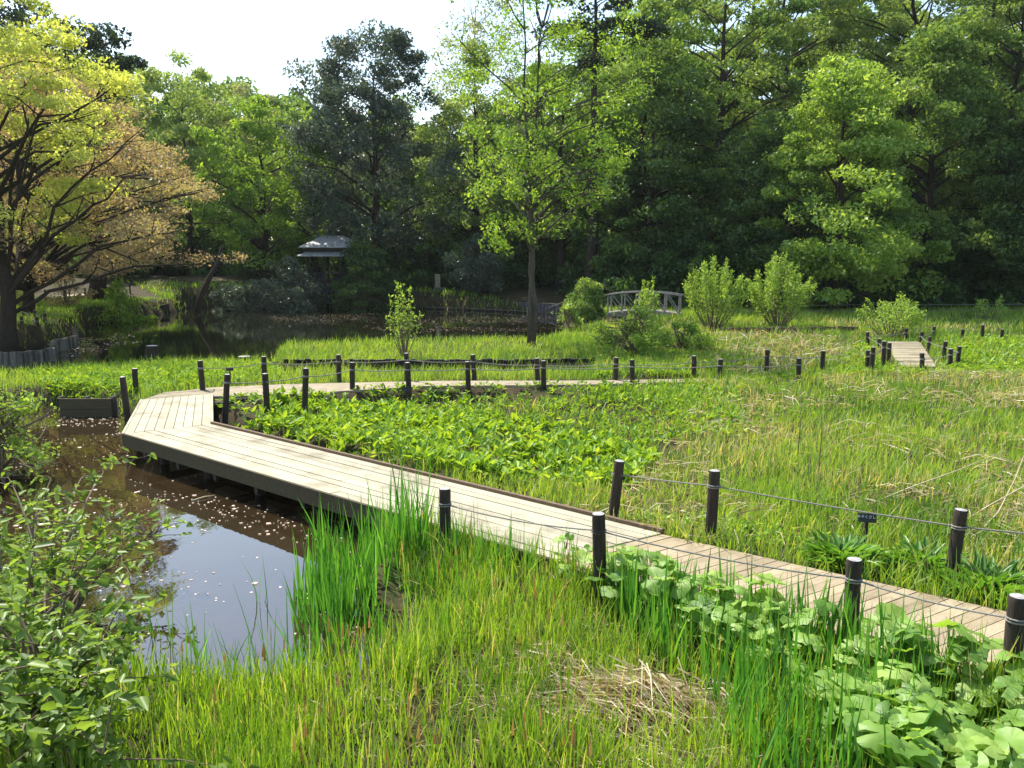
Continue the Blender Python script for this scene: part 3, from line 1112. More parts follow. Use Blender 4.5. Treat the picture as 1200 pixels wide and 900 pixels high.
def big_limbs(targets, r0):
    def fn_(m_, rg):
        for tx, ty, tz, hz in targets:
            a = np.array([0.05 * rg.normal(), 0.05 * rg.normal(), hz])
            c = np.array([tx, ty, tz])
            pts, rad = [], []
            for i in range(9):
                t = i / 8
                p = a + (c - a) * t
                p[2] += 0.10 * np.linalg.norm(c - a) * math.sin(t * math.pi) * 0.8
                p += rg.normal(size=3) * 0.12 * (0 < i < 8)
                pts.append(p)
                rad.append(r0 * (1 - t) ** 0.9 + 0.015)
            m_.tube(pts, rad, 6, cap=False)
            for k in range(7):
                j = int(rg.integers(3, 8))
                s = pts[j]
                e = s + np.array([rg.normal() * 0.9 + 0.5 * np.sign(tx), rg.normal() * 0.9, rg.uniform(0.2, 1.4)])
                m_.tube([s, (s + e) / 2 + rg.normal(size=3) * 0.1, e], [rad[j] * 0.6, rad[j] * 0.35, 0.01], 4, cap=False)
    return fn_


make_tree("maple_tree", "spreading tree with fresh yellow-green leaves at the left edge", "tree", x, y, 15.5, 7.4, "lf_yellow", "bark", 11, base=0.30, prof="dome",
          nc=210, cr=1.15, lpc=400, ls=0.105, tr=0.34, limbs=34, cflat=0.36, up=0.8, squash=upper_left,
          extra=big_limbs([(6.5, -1, 7.5, 2.6), (5.5, 1.5, 9.6, 3.0), (7.8, 0.5, 5.6, 2.2), (3.5, -2, 10.5, 3.2), (-3, 0, 9, 3.0), (8.0, 1, 4.0, 1.9), (1.5, 1, 12, 3.4), (4.8, -2, 6.0, 2.4)], 0.08))
cx_, cy_ = PD(40, 44)
make_tree("cherry_tree", "broad tree with coppery brown young leaves overhanging the left bank", "tree", cx_, cy_, 13.0, 11.3, "lf_copper", "bark", 12, base=0.16, prof="dome",
          nc=300, cr=1.3, lpc=360, ls=0.095, tr=0.26, limbs=60, cflat=0.4, up=0.7,
          extra=big_limbs([(9.5, 0, 7.2, 2.6), (9, -2, 5.4, 2.3), (7.5, 2, 9, 3.0), (10.5, 1, 4.6, 2.2), (3, -3, 10, 3.2), (6, -3, 7, 2.6), (10, -1, 6.2, 2.4)], 0.055))
tx_, ty_ = PD(120, 57)
make_tree("dark_conifer", "dark conifer with thick trunk rising behind the coppery tree", "tree", tx_, ty_, 17.5, 4.0, "lf_pine", "bark", 13, base=0.28, prof="column", nc=80, cr=1.3,
          lpc=380, ls=0.17, tr=0.5, cflat=0.45)
tx_, ty_ = PD(20, 62)
make_tree("dark_conifer", "dark conifer behind the yellow-green tree at the top left corner", "tree", tx_, ty_, 21.5, 4.5, "lf_pine", "bark", 14, base=0.25, prof="column", nc=80, cr=1.3,
          lpc=380, ls=0.18, tr=0.5, cflat=0.45)
tx_, ty_ = PD(232, 76)
make_tree("olive_tree", "olive-green rounded tree against the sky behind the coppery tree", "tree", tx_, ty_, 18.0, 6.0, "lf_olive", "bark", 15, base=0.2, nc=95, cr=1.4, lpc=380, ls=0.2)
tx_, ty_ = PD(290, 84)
make_tree("grey_green_tree", "pale grey-green tree crowning the skyline between olive and lime trees", "tree", tx_, ty_, 17.3, 5.4, "lf_grey", "bark_grey", 16, base=0.25, nc=80, cr=1.4,
          lpc=380, ls=0.2)
tx_, ty_ = PD(318, 70)
make_tree("lime_tree", "bright lime-green tree left of the dark blue-green evergreen", "tree", tx_, ty_, 15.0, 5.0, "lf_lime", "bark", 17, base=0.1, nc=105, cr=1.15, lpc=360, ls=0.165)
tx_, ty_ = PD(375, 74)
make_tree("lime_tree", "smaller lime-green tree peeking out left above the pavilion roof", "tree", tx_, ty_, 9.5, 3.0, "lf_lime", "bark", 18, base=0.2, nc=50, cr=1.1, lpc=330, ls=0.165)
tx_, ty_ = PD(447, 69)
make_tree("evergreen_oak", "large dark blue-green evergreen standing behind the pavilion", "tree", tx_, ty_, 19.6, 6.3, "lf_ever", "bark", 19, base=0.12, prof="round", nc=190, cr=1.35, lpc=420,
          ls=0.165, tr=0.4, cflat=0.7)
tx_, ty_ = P(622, 402, 0.0)
make_tree("alder_tree", "slender light-green multi-stemmed tree standing at the end of the island", "tree", tx_, ty_, 15.8, 3.5, "lf_lime", "bark_grey", 20, base=0.24, prof="round", nc=165, cr=0.66,
          lpc=135, ls=0.088, tr=0.16, stems=2, limbs=70, up=0.3, cflat=0.7, fill=0.2, spread=0.55, fork=0.36)
tx_, ty_ = PD(691, 61)


def pine_flat(cl, rg):
    cl[:, 2] = np.round(cl[:, 2] / 2.3) * 2.3 + rg.normal(size=len(cl)) * 0.2
    return cl


make_tree("pine_tree", "tall pine with bare dark trunk and flat branches at the top centre", "tree", tx_, ty_, 27, 4.2, "lf_pine", "bark", 21, base=0.6, prof="column", nc=44, cr=1.4, lpc=330, ls=0.19,
          tr=0.45, limbs=55, cflat=0.3, squash=pine_flat, spread=0.1)
tx_, ty_ = PD(560, 78)
make_tree("willow_tree", "thin pale tree with airy grey-green sprays at the top centre left", "tree", tx_, ty_, 26, 4.5, "lf_grey", "bark_grey", 22, base=0.35, prof="round", nc=70, cr=1.3, lpc=170, ls=0.15,
          tr=0.25, cflat=0.9)
FOREST = [
    # u, dist, H, R, leaf, label, prof, ls
    (558, 70, 18.5, 4.8, "lf_olive", "olive-green broad tree filling the gap right of the blue-green evergreen", "dome"),
    (655, 66, 17, 5.0, "lf_mid", "mid-green tree behind the slender island tree", "round"),
    (760, 62, 17.5, 5.2, "lf_deep", "deep green tree above the footbridge", "dome"),
    (835, 66, 27, 7.2, "lf_mid", "tall spreading mid-green tree right of the pine", "vase"),
    (905, 72, 29, 7.0, "lf_olive", "tall olive-topped tree near the top right of centre", "vase"),
    (972, 54, 15.3, 5.7, "lf_fresh", "sunlit pale-green domed tree in front of the right woods", "dome"),
    (1045, 70, 30, 7.5, "lf_olive", "tall tree with yellowish olive crown above the sunlit dome", "vase"),
    (1075, 58, 18, 5.6, "lf_mid", "mid-green tree just right of the sunlit domed tree", "dome"),
    (1165, 60, 24, 6.6, "lf_mid", "forked leafy tree with dark limbs at the right edge", "vase"),
    (1215, 55, 14, 5.0, "lf_deep", "low deep-green tree at the lower right of the woods", "dome"),
    (1130, 66, 28, 6.5, "lf_olive", "tall olive-green tree filling the top right corner", "round"),
    (890, 57, 12.5, 4.6, "lf_deep", "dark low tree below and left of the sunlit domed tree", "dome"),
    (750, 70, 22, 4.6, "lf_mid", "tall leafy tree standing just right of the pine trunk", "round"),
]
for i, (u, d_, H_, R_, lf, lab, pr) in enumerate(FOREST):
    tx_, ty_ = PD(u, d_)
    make_tree("broadleaf_tree", lab, "tree", tx_, ty_, H_, R_, lf, "bark", 40 + i, base=0.2 if i not in (5, 0, 2) else 0.06, prof=pr, nc=int(80 + H_ * 3) + (60 if i == 5 else 0), cr=1.35, lpc=330, ls=0.165, tr=0.2 + 0.01 * H_,
              limbs=45, cflat=0.45, up=0.7, group="trees of the wood behind the meadow")

# leaning bare trunk at the pond's left end
tx_, ty_ = P(232, 359, 0.0)
lt = empty("leaning_trunk", (tx_, ty_, 0.0))
tag(lt, "bare dark trunk leaning to the right at the far left pond shore", "tree")
m_ = MB()
m_.tube([(-0.1, 0, -0.4), (0.3, 0, 0.8), (0.9, 0.1, 2.0), (1.5, 0.2, 3.0), (1.7, 0.2, 4.0)], [0.24, 0.2, 0.17, 0.12, 0.05], 9)
m_.tube([(0.9, 0.1, 2.0), (1.0, 0.3, 2.7), (0.9, 0.4, 3.4)], [0.09, 0.06, 0.02], 6)
m_.build("trunk", M["bark"], lt, True)

# the wood behind, which reads as one mass
def mass(name, specs, mat, seed, ls, lpc, cr):
    rg = np.random.default_rng(seed)
    V, T = [], []
    for (x, y, H, R, prof, base, nc) in specs:
        z0 = float(height(x, y))
        cl = crown_clumps(rg, nc, H, R, base, PROF[prof])
        ci = np.repeat(np.arange(len(cl)), lpc)
        d = rg.normal(size=(len(ci), 3))
        d /= np.linalg.norm(d, axis=1, keepdims=True)
        d *= (rg.uniform(0, 1, len(ci)) ** 0.45)[:, None]
        d[:, 2] *= 0.6
        V.append(cl[ci] + d * cr * rg.uniform(0.6, 1.3, len(cl))[ci][:, None] + np.array([x, y, z0]))
        T.append(np.clip(rg.uniform(0.2, 0.8) + 0.2 * (rg.uniform(size=len(cl))[ci] - 0.5) + 0.2 * rg.normal(size=len(ci)), 0, 1))
    c = np.concatenate(V)
    t = np.concatenate(T)
    v, q = rand_quads(c, ls, rg, 0.4)
    o = link(name, np_mesh(name, v, q, t), mat)
    tag(o, kind="stuff")
    return o


rg = np.random.default_rng(77)
specs = []
for i in range(34):
    u = 700 + i * 22 + rg.normal() * 8
    d_ = rg.uniform(78, 98)
    x, y = PD(u, d_)
    specs.append((x, y, rg.uniform(20, 27), 6, "dome", 0.1, 34))
for i in range(14):
    u = 470 + i * 20
    x, y = PD(u, rg.uniform(86, 100))
    specs.append((x, y, rg.uniform(15, 17.5), 6, "dome", 0.05, 40))
for i in range(30):
    u = -80 + i * 19
    x, y = PD(u, rg.uniform(92, 112))
    specs.append((x, y, (22 if u < 170 else 19) + rg.uniform(-2, 1), 6, "dome", 0.05, 34))
o = mass("woodland", specs, M["lf_mid"], 78, 0.36, 230, 1.9)
tag(o, "dense green wood filling the distance behind the front trees", "woodland")
specs = []
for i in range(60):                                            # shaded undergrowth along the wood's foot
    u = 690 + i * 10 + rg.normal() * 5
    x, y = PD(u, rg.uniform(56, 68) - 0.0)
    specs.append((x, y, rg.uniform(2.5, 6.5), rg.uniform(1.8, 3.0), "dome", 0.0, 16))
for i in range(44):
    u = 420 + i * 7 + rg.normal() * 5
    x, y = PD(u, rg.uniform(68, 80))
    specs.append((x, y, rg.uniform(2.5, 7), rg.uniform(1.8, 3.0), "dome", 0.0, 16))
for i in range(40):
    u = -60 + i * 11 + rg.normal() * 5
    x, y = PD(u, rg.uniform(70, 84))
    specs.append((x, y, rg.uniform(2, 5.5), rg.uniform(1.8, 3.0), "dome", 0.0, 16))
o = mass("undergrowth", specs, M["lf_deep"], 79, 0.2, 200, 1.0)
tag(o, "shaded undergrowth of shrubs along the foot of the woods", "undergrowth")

# ------------------------------------------------------------------ shrubs and saplings
def shrub(name, label, x, y, H, R, leaf, seed, nc=26, cr=0.4, lpc=90, ls=0.09, prof="dome", stems=5, base=0.08, cat="shrub", up=0.5, bark="twig", cflat=0.8, zb=None, group=None):
    return make_tree(name, label, cat, x, y, H, R, leaf, bark, seed, base=base, prof=prof, nc=nc, cr=cr, lpc=lpc, ls=ls, tr=0.035 + 0.008 * H, limbs=nc, stems=stems, up=up, cflat=cflat, zb=zb,
                     spread=0.8, fill=0.3, group=group)


x, y = PD(687, 46)
shrub("round_bush", "dense dark green rounded bush left of the footbridge", x, y, 2.1, 1.25, "lf_mid", 101, 44, 0.42, 300, 0.085)


def leaves6(c, dirv, nrm, L, Wd, fold=0.25, droop=0.15):
    """pointed leaf folded along its midrib, two quads; c = leaf base"""
    n = len(c)
    side = np.cross(dirv, nrm)
    side /= np.linalg.norm(side, axis=1, keepdims=True) + 1e-9
    nn_ = np.cross(side, dirv)
    L, Wd = np.broadcast_to(L, n)[:, None], np.broadcast_to(Wd, n)[:, None]

    def pt(t, s, k): return c + dirv * L * t + side * Wd * s + nn_ * (Wd * abs(s) * fold * 2 - L * droop * t * t) * 1.0
    V = np.stack([pt(0, 0, 0), pt(0.32, 0.5, 0), pt(0.68, 0.36, 0), pt(1, 0, 0), pt(0.68, -0.36, 0), pt(0.32, -0.5, 0)], 1)
    b = (np.arange(n) * 6)[:, None]
    q = np.stack([b + np.array([[0, 1, 2, 3]]), b + np.array([[0, 3, 4, 5]])], 1).reshape(-1, 4)
    return V.reshape(-1, 3), q


def feather_shrub(name, label, cat, x, y, H, R, leaf, seed, shoots, per, ls, shape=1.0, low=0.25, bark="twig"):
    """many thin upright shoots fanning from the base, leafy along their upper part"""
    rg = np.random.default_rng(seed)
    root = empty(name, (x, y, float(height(x, y))))
    tag(root, label, cat)
    m_ = MB()
    P_, D_ = [], []
    for k in range(shoots):
        an, rr = rg.uniform(0, 2 * math.pi), R * math.sqrt(rg.uniform(0, 1))
        h = H * (1 - 0.45 * (rr / R) ** 1.5) * rg.uniform(0.7, 1.04)
        e = np.array([rr * math.cos(an), rr * math.sin(an), h])
        a = np.array([e[0] * 0.15 * shape, e[1] * 0.15 * shape, -0.1])
        mid = np.array([e[0] * 0.75, e[1] * 0.75, h * 0.5])
        pts = [a * (1 - t) ** 2 + 2 * mid * t * (1 - t) + e * t * t for t in np.linspace(0, 1, 6)]
        m_.tube(pts, [0.018 * (1 - t) + 0.003 for t in np.linspace(0, 1, 6)], 4, cap=False)
        t = low + (1 - low) * np.sqrt(rg.uniform(0, 1, per))[:, None] * 1.02
        p = a * (1 - t) ** 2 + 2 * mid * t * (1 - t) + e * t * t
        sp = (0.05 + 0.2 * (1 - t)) * min(1.0, R)
        P_.append(p + rg.normal(size=(per, 3)) * sp)
        d = rg.normal(size=(per, 3)) * 0.7 + np.array([0, 0, 0.5])
        D_.append(d / np.linalg.norm(d, axis=1, keepdims=True))
    m_.build("stem", M[bark], root, True)
    c, d = np.concatenate(P_), np.concatenate(D_)
    n = len(c)
    up = rg.normal(size=(n, 3)) + np.array([0, 0, 0.6])
    ll = ls * rg.uniform(0.6, 1.3, n)
    v, q = leaves6(c, d, up, ll, ll * 0.55, 0.15, 0.15)
    link("foliage", np_mesh("foliage", v, q, np.repeat(np.clip(0.5 + 0.25 * rg.normal(size=n), 0, 1), 2)), M[leaf], root)
    return root


x, y = PD(832, 41)
feather_shrub("leafy_shrub", "tall light-green leafy shrub right of the footbridge, the left of two", "shrub", x, y, 3.6, 1.75, "lf_fresh", 102, 46, 130, 0.11)
x, y = PD(908, 42)
feather_shrub("leafy_shrub", "tall light-green leafy shrub right of the footbridge, the right of two", "shrub", x, y, 3.8, 1.75, "lf_fresh", 103, 46, 130, 0.11)
x, y = PD(1040, 37)
feather_shrub("leafy_shrub", "low spreading yellow-green shrub behind the short grey plank walk", "shrub", x, y, 2.1, 1.5, "lf_fresh", 104, 34, 85, 0.10)
x, y = PD(742, 29.5)
shrub("bramble_bush", "tangled pale-green bramble at the end of the channel below the footbridge", x, y, 1.75, 1.5, "lf_fresh", 105, 60, 0.36, 230, 0.06)
x, y = PD(800, 31)
shrub("bramble_bush", "low green bramble right of the channel behind the posts", x, y, 1.0, 1.3, "lf_lime", 106, 40, 0.32, 200, 0.06)
x, y = PD(755, 39)
feather_shrub("sapling", "slim upright sapling standing in front of the footbridge", "sapling", x, y, 3.0, 0.55, "lf_fresh", 107, 14, 70, 0.11)
x, y = P(474, 414, 0.0)
sap = feather_shrub("sapling", "slim pale-leaved sapling on the grassy island in front of the dark pond", "sapling", x, y, 3.2, 0.62, "lf_fresh", 108, 16, 36, 0.11, 0.15, 0.3)
x, y = PD(1152, 46)
feather_shrub("sapling", "small wispy plants by the cord fence at the far right", "sapling", x, y, 1.6, 0.9, "lf_fresh", 109, 11, 40, 0.11)
x, y = PD(665, 40)
shrub("leafy_shrub", "small pale shrub at the water edge right of the island tree trunk", x, y, 1.3, 0.7, "lf_fresh", 110, 18, 0.3, 80, 0.09)
x, y = PD(26, 50)
shrub("leafy_shrub", "small yellow shrub beside the notice board at far left", x, y, 1.9, 1.0, "lf_yellow", 111, 24, 0.4, 100, 0.12)
x, y = PD(86, 50)
shrub("twiggy_shrub", "reddish twiggy low shrub on the left bank", x, y, 1.9, 1.4, "lf_copper", 112, 22, 0.4, 60, 0.09)
x, y = PD(150, 51)
shrub("leafy_shrub", "green bush on the left bank right of the thick dark trunk", x, y, 2.8, 1.7, "lf_lime", 113, 40, 0.5, 110, 0.12)
x, y = PD(345, 62.3)
shrub("grey_shrub", "wide grey-green glossy shrub on the far bank left of the pavilion", x, y, 4.2, 2.8, "lf_ever", 114, 70, 0.7, 260, 0.115)
x, y = PD(280, 61)
shrub("grey_shrub", "lower grey-green glossy shrub by the leaning trunk", x, y, 2.4, 1.8, "lf_ever", 115, 40, 0.6, 240, 0.115)
x, y = PD(560, 64)
shrub("grey_shrub", "glossy dark shrub with pale highlights right of the tan marker slab", x, y, 4.0, 2.2, "lf_ever", 116, 60, 0.7, 260, 0.115)
x, y = PD(430, 63.0)
shrub("spreading_shrub", "dark green layered shrub hiding the right half of the pavilion", x, y, 5.6, 2.6, "lf_deep", 117, 85, 0.75, 300, 0.12, cflat=0.4)
x, y = PD(60, 15.5)
shrub("leafy_shrub", "bright small-leaved shrub at the left edge beside the plank weir", -9.3, 15.0, 1.5, 1.45, "lf_fresh", 118, 64, 0.28, 80, 0.06, zb=-0.45)


# ------------------------------------------------------------------ folded leaves, blades, discs
def blades(x, y, z, h, w_, lean, curve, rg, segs=3):
    n = len(x)
    yaw = rg.uniform(0, 2 * math.pi, n)
    dx, dy = np.cos(yaw), np.sin(yaw)
    ya2 = yaw + rg.normal(size=n) * 0.5 + math.pi / 2
    sx, sy = np.cos(ya2), np.sin(ya2)
    V = np.empty((n, segs + 1, 2, 3), np.float32)
    for i in range(segs + 1):
        t = i / segs
        o = h * (lean * t + curve * t * t)
        zz = z + h * t * (1 - 0.35 * np.minimum(curve, 1.5) * t)
        ww = w_ * (1 - t ** 1.7) * 0.5 + 0.0012
        cx, cy = x + dx * o, y + dy * o
        V[:, i, 0] = np.stack([cx - sx * ww, cy - sy * ww, zz], -1)
        V[:, i, 1] = np.stack([cx + sx * ww, cy + sy * ww, zz], -1)
    b = (np.arange(n) * (segs + 1) * 2)[:, None, None]
    k = (np.arange(segs) * 2)[None, :, None]
    q = (b + k + np.array([0, 1, 3, 2])[None, None, :]).reshape(-1, 4)
    return V.reshape(-1, 3), q, segs


def scatter(pl, dens, rg, avoid=(), clump=0.0, cs=1.0, seed=1):
    """random points inside polygon pl; dens per m2 (float or f(x, y)); clump: how strongly noise thins them"""
    x0, y0 = pl.min(0)
    x1, y1 = pl.max(0)
    md = dens if not callable(dens) else dens.max
    n = int((x1 - x0) * (y1 - y0) * md)
    x, y = rg.uniform(x0, x1, n), rg.uniform(y0, y1, n)
    k = inside(pl, x, y)
    if callable(dens): k &= rg.uniform(size=n) < dens(x, y) / md
    if clump: k &= rg.uniform(size=n) < (1 - clump) + clump * smooth(0.35, 0.65, vnoise(x * cs, y * cs, seed))
    for a in avoid: k &= ~inside(a, x, y)
    return x[k], y[k]


HARD = [walk_poly, old_path, near_path, right_path]


def stuff(name, label, cat, v, q, tint, mat):
    o = link(name, np_mesh(name, v, q, tint), mat)
    tag(o, label, cat, kind="stuff")
    return o


def merge(parts):
    V, Q, T, b = [], [], [], 0
    for v, q, t in parts:
        V.append(v)
        Q.append(q + b)
        T.append(t)
        b += len(v)
    return np.concatenate(V), np.concatenate(Q), np.concatenate(T)


def blade_field(x, y, rg, h, w_, lean=0.25, curve=0.35, segs=3, tint=None, sink=0.02, zmin=-9.0, zmin_cut=-0.625):
    n = len(x)
    z = np.maximum(height(x, y), zmin)
    z = np.where(z < zmin_cut, -3.0, z) - sink
    hh = h * np.clip(1 + 0.28 * rg.normal(size=n), 0.35, 1.8)
    v, q, s = blades(x, y, z, hh, w_ * rg.uniform(0.6, 1.3, n), np.abs(rg.normal(size=n)) * lean, np.abs(rg.normal(size=n)) * curve, rg, segs)
    if tint is None: tint = np.clip(0.42 + 0.2 * rg.normal(size=n), 0, 1)
    return v, q, np.repeat(tint, s)


rg = np.random.default_rng(500)
# --- foreground sedge bench
fg = shore((-0.3, [(60, 796), (150, 790), (250, 780), (330, 776), (420, 772), (462, 758), (480, 722), (470, 685), (455, 645), (520, 640), (640, 668), (720, 690), (800, 720), (900, 750),
           (1180, 830), (1330, 870), (1500, 960), (1700, 1300), (-300, 1150), (-200, 830)]))
straw_c = np.array(P(765, 822, -0.15))


def d_straw(x, y): return np.hypot((x - straw_c[0]) / 1.0, (y - straw_c[1]) / 0.6)


class Dens:
    def __init__(s, f, m): s.f, s.max = f, m
    def __call__(s, x, y): return s.f(x, y)


x, y = scatter(fg, Dens(lambda x, y: 960 * (0.3 + 0.7 * smooth(0.25, 0.85, d_straw(x, y) + 0.5 * vnoise(x * 3, y * 3, 77) - 0.25)) * smooth(4.0, 5.2, y), 960), rg, HARD, 0.65, 2.2, 5)
patch = vnoise(x * 0.9, y * 0.9, 31)
t = np.clip(0.10 + 0.5 * patch + 0.17 * rg.normal(size=len(x)), 0, 0.68)
t = np.where(rg.uniform(size=len(x)) < 0.06, 1.0, t)
v, q, tt = blade_field(x, y, rg, 0.24 + 0.22 * vnoise(x * 0.8, y * 0.8, 8), 0.0125, 0.16, 0.2, 3, t)
stuff("sedge_grass", "yellow-green sedge grass filling the near bank in the foreground", "grass", v, q, tt, M["gr_sedge"])
# brown seed heads on stalks
x, y = scatter(fg, 18, rg, HARD, 0.85, 1.2, 6)
k = (y < 9.2) & (x < 0.6)
x, y = x[k], y[k]
hh = rg.uniform(0.36, 0.56, len(x))
z = height(x, y)
pts = []
v, q, s = blades(x, y, z + hh * 0.78, hh * 0.28, np.full(len(x), 0.022), np.abs(rg.normal(size=len(x))) * 0.1, np.zeros(len(x)), rg, 2)
v2, q2, s2 = blades(x, y, z, hh * 0.95, np.full(len(x), 0.006), np.zeros(len(x)), np.zeros(len(x)), rg, 2)
vv, qq, tt = merge([(v, q, np.repeat(rg.uniform(0.3, 1, len(x)), s)), (v2, q2, np.repeat(rg.uniform(0, 0.4, len(x)), s2))])
stuff("sedge_seed_heads", "brown sedge seed heads standing above the near grass", "seed heads", vv, qq, tt, M["gr_spike"])


# --- dry straw: the near mound and flattened patches of the meadow
def straw_pile(cx, cy, rx, ry, n, L, hmound, ang0, rg, wd=0.009, spr=0.5):
    r = np.clip(np.abs(rg.normal(size=n)) * 0.55, 0, 1.5)
    a = rg.uniform(0, 2 * math.pi, n)
    x, y = cx + rx * r * np.cos(a), cy + ry * r * np.sin(a)
    z = height(x, y) + hmound * np.clip(1 - r ** 2, 0.05, 1) * (0.3 + 1.2 * vnoise(x * 2.6, y * 2.6, 88)) * rg.uniform(0.25, 1.0, n)
    an = ang0 + rg.normal(size=n) * spr
    el = rg.normal(size=n) * 0.22 - 0.12
    d = np.stack([np.cos(an) * np.cos(el), np.sin(an) * np.cos(el), np.sin(el)], -1)
    l = L * rg.uniform(0.4, 1.3, n)
    c = np.stack([x, y, z], -1) - d * l[:, None] * 0.5
    s = np.cross(d, rg.normal(size=(n, 3)))
    s /= np.linalg.norm(s, axis=1, keepdims=True)
    s *= wd * 0.5
    bow = np.array([0, 0, 1.0])[None] * l[:, None] * rg.uniform(0.05, 0.28, n)[:, None]
    m = c + d * l[:, None] * 0.5 + bow
    e = c + d * l[:, None]
    V = np.stack([c - s, c + s, m + s, m - s, e + s * 0.4, e - s * 0.4], 1)
    b = (np.arange(n) * 6)[:, None]
    q = np.stack([b + np.array([[0, 1, 2, 3]]), b + np.array([[3, 2, 4, 5]])], 1).reshape(-1, 4)
    t = np.clip(rg.uniform(0.0, 1.0, n), 0, 1)
    return V.reshape(-1, 3), q, np.repeat(t, 2)


parts = [straw_pile(straw_c[0], straw_c[1], 0.85, 0.55, 1300, 0.6, 0.17, -0.75, rg, 0.011, 0.35),
         straw_pile(straw_c[0] - 0.6, straw_c[1] + 0.75, 0.8, 0.8, 500, 0.35, 0.12, -0.9, rg, 0.009),
         straw_pile(straw_c[0] - 1.1, straw_c[1] + 0.1, 0.9, 0.5, 500, 0.3, 0.1, -0.6, rg, 0.007),
         straw_pile(straw_c[0] + 0.1, straw_c[1] - 0.75, 1.3, 0.4, 600, 0.35, 0.1, -0.7, rg, 0.007)]
v, q, t = merge(parts)
stuff("dry_straw", "mound of flattened dry straw in the near grass, bottom centre right", "straw", v, q, t, M["gr_straw"])


def loose_straw(x, y, L, rg, wd, lift=0.12, ang0=-0.6, el_s=0.3):
    n = len(x)
    z = height(x, y) + lift * rg.uniform(0.1, 1.0, n)
    an = ang0 + rg.normal(size=n) * 0.9
    el = rg.normal(size=n) * el_s + 0.1
    d = np.stack([np.cos(an) * np.cos(el), np.sin(an) * np.cos(el), np.sin(el)], -1)
    l = L * rg.lognormal(-0.2, 0.45, n)
    c = np.stack([x, y, z], -1) - d * l[:, None] * 0.5
    s = np.cross(d, rg.normal(size=(n, 3)))
    s /= np.linalg.norm(s, axis=1, keepdims=True)
    s *= (np.broadcast_to(wd, n) * 0.5)[:, None]
    bow = np.array([0, 0, 1.0])[None] * l[:, None] * rg.uniform(-0.02, 0.2, n)[:, None]
    m = c + d * l[:, None] * 0.5 + bow
    e = c + d * l[:, None]
    V = np.stack([c - s, c + s, m + s, m - s, e + s * 0.4, e - s * 0.4], 1)
    b = (np.arange(n) * 6)[:, None]
    q = np.stack([b + np.array([[0, 1, 2, 3]]), b + np.array([[3, 2, 4, 5]])], 1).reshape(-1, 4)
    return V.reshape(-1, 3), q, np.repeat(rg.uniform(0, 1, n), 2)


mead = np.array([P(640, 592), P(735, 612), P(1000, 664), P(1330, 735), P(1330, 560), P(1300, 430), P(1000, 436), P(830, 450), P(800, 500), P(740, 560)])
parts = []
lod = Dens(lambda x, y: 105 * np.clip(10 / np.maximum(y, 8), 0, 1) ** 1.3 * smooth(0.42, 0.72, 0.65 * vnoise(x * 0.45, y * 0.45, 21) + 0.35 * vnoise(x * 1.7, y * 1.7, 24)), 105)
x, y = scatter(mead, lod, rg, HARD)
parts.append(loose_straw(x, y, 0.36, rg, 0.006 + 0.0007 * y, 0.16))
x, y = scatter(poly([(790, 440), (850, 395), (1000, 395), (1015, 432), (900, 446)], -0.1), 16, rg, HARD, 0.6, 0.5, 71)
parts.append(loose_straw(x, y, 0.6, rg, 0.02, 0.3, -0.6, 0.7))
x, y = scatter(poly([(955, 445), (1110, 440), (1200, 455), (1240, 480), (1100, 490), (980, 470)], -0.1), 30, rg, HARD, 0.85, 0.6, 72)
parts.append(loose_straw(x, y, 0.5, rg, 0.016, 0.3))
v, q, t = merge(parts)
stuff("meadow_straw", "flattened and broken dry reed straw scattered over the meadow", "straw", v, q, t, M["gr_straw"])
x, y = scatter(fg, Dens(lambda x, y: 150 * (0.15 + 0.85 * smooth(0.4, 0.7, vnoise(x * 0.9, y * 0.9, 37))) * smooth(-2.6, -0.2, x), 150), rg, HARD)
v, q, t = loose_straw(x, y, 0.26, rg, 0.008, 0.1)
stuff("loose_straw", "loose dry straw lying between the sedge blades in the foreground", "straw", v, q, t, M["gr_straw"])

# --- iris blades: clump in the near pond, and along the path
parts = []


def iris(pl, dens, h, w_, rg, avoid=(), clump=0.5, zmin=-0.62, cs=2.5):
    x, y = scatter(pl, dens, rg, list(avoid), clump, cs, int(rg.integers(1, 99)))
    n = len(x)
    t = np.clip(0.5 + 0.22 * rg.normal(size=n), 0, 1)
    return blade_field(x, y, rg, h, w_, 0.10, 0.10, 4, t, 0.02, zmin)


parts.append(iris(poly([(338, 705), (372, 664), (440, 640), (505, 642), (530, 665), (470, 705), (400, 735), (350, 735)], -0.5), 300, 0.74, 0.027, rg, HARD, 0.7))
parts.append(iris(poly([(400, 690), (470, 690), (480, 745), (430, 775), (330, 790), (300, 790), (395, 740)], -0.5), 60, 0.55, 0.018, rg, HARD, 0.75))
parts.append(iris(poly([(470, 660), (640, 690), (600, 760), (480, 780), (440, 740)], -0.4), 60, 0.45, 0.016, rg, HARD, 0.7))
parts.append(iris(poly([(500, 655), (540, 650), (680, 690), (720, 720), (640, 705), (520, 690)], -0.35), 120, 0.5, 0.016, rg, HARD, 0.6))
parts.append(iris(poly([(690, 720), (860, 735), (1000, 770), (1130, 815), (1100, 860), (1040, 960), (880, 960), (840, 850), (740, 760)], -0.32), 270, 0.56, 0.028, rg, HARD, 0.65))
for u, vv_, n in ((180, 752, 5), (236, 790, 14), (212, 770, 5), (270, 790, 10), (296, 790, 10), (308, 705, 6), (352, 800, 16), (372, 775, 18), (420, 772, 16), (150, 790, 6), (350, 760, 8), (395, 760, 14),
                 (330, 800, 10)):
    cx, cy = P(u, vv_, -0.55)
    x, y = cx + rg.normal(size=n) * 0.07, cy + rg.normal(size=n) * 0.06
    parts.append(blade_field(x, y, rg, 0.62, 0.014, 0.14, 0.15, 4, np.clip(0.5 + 0.2 * rg.normal(size=n), 0, 1), 0.0, -0.62))
v, q, t = merge(parts)
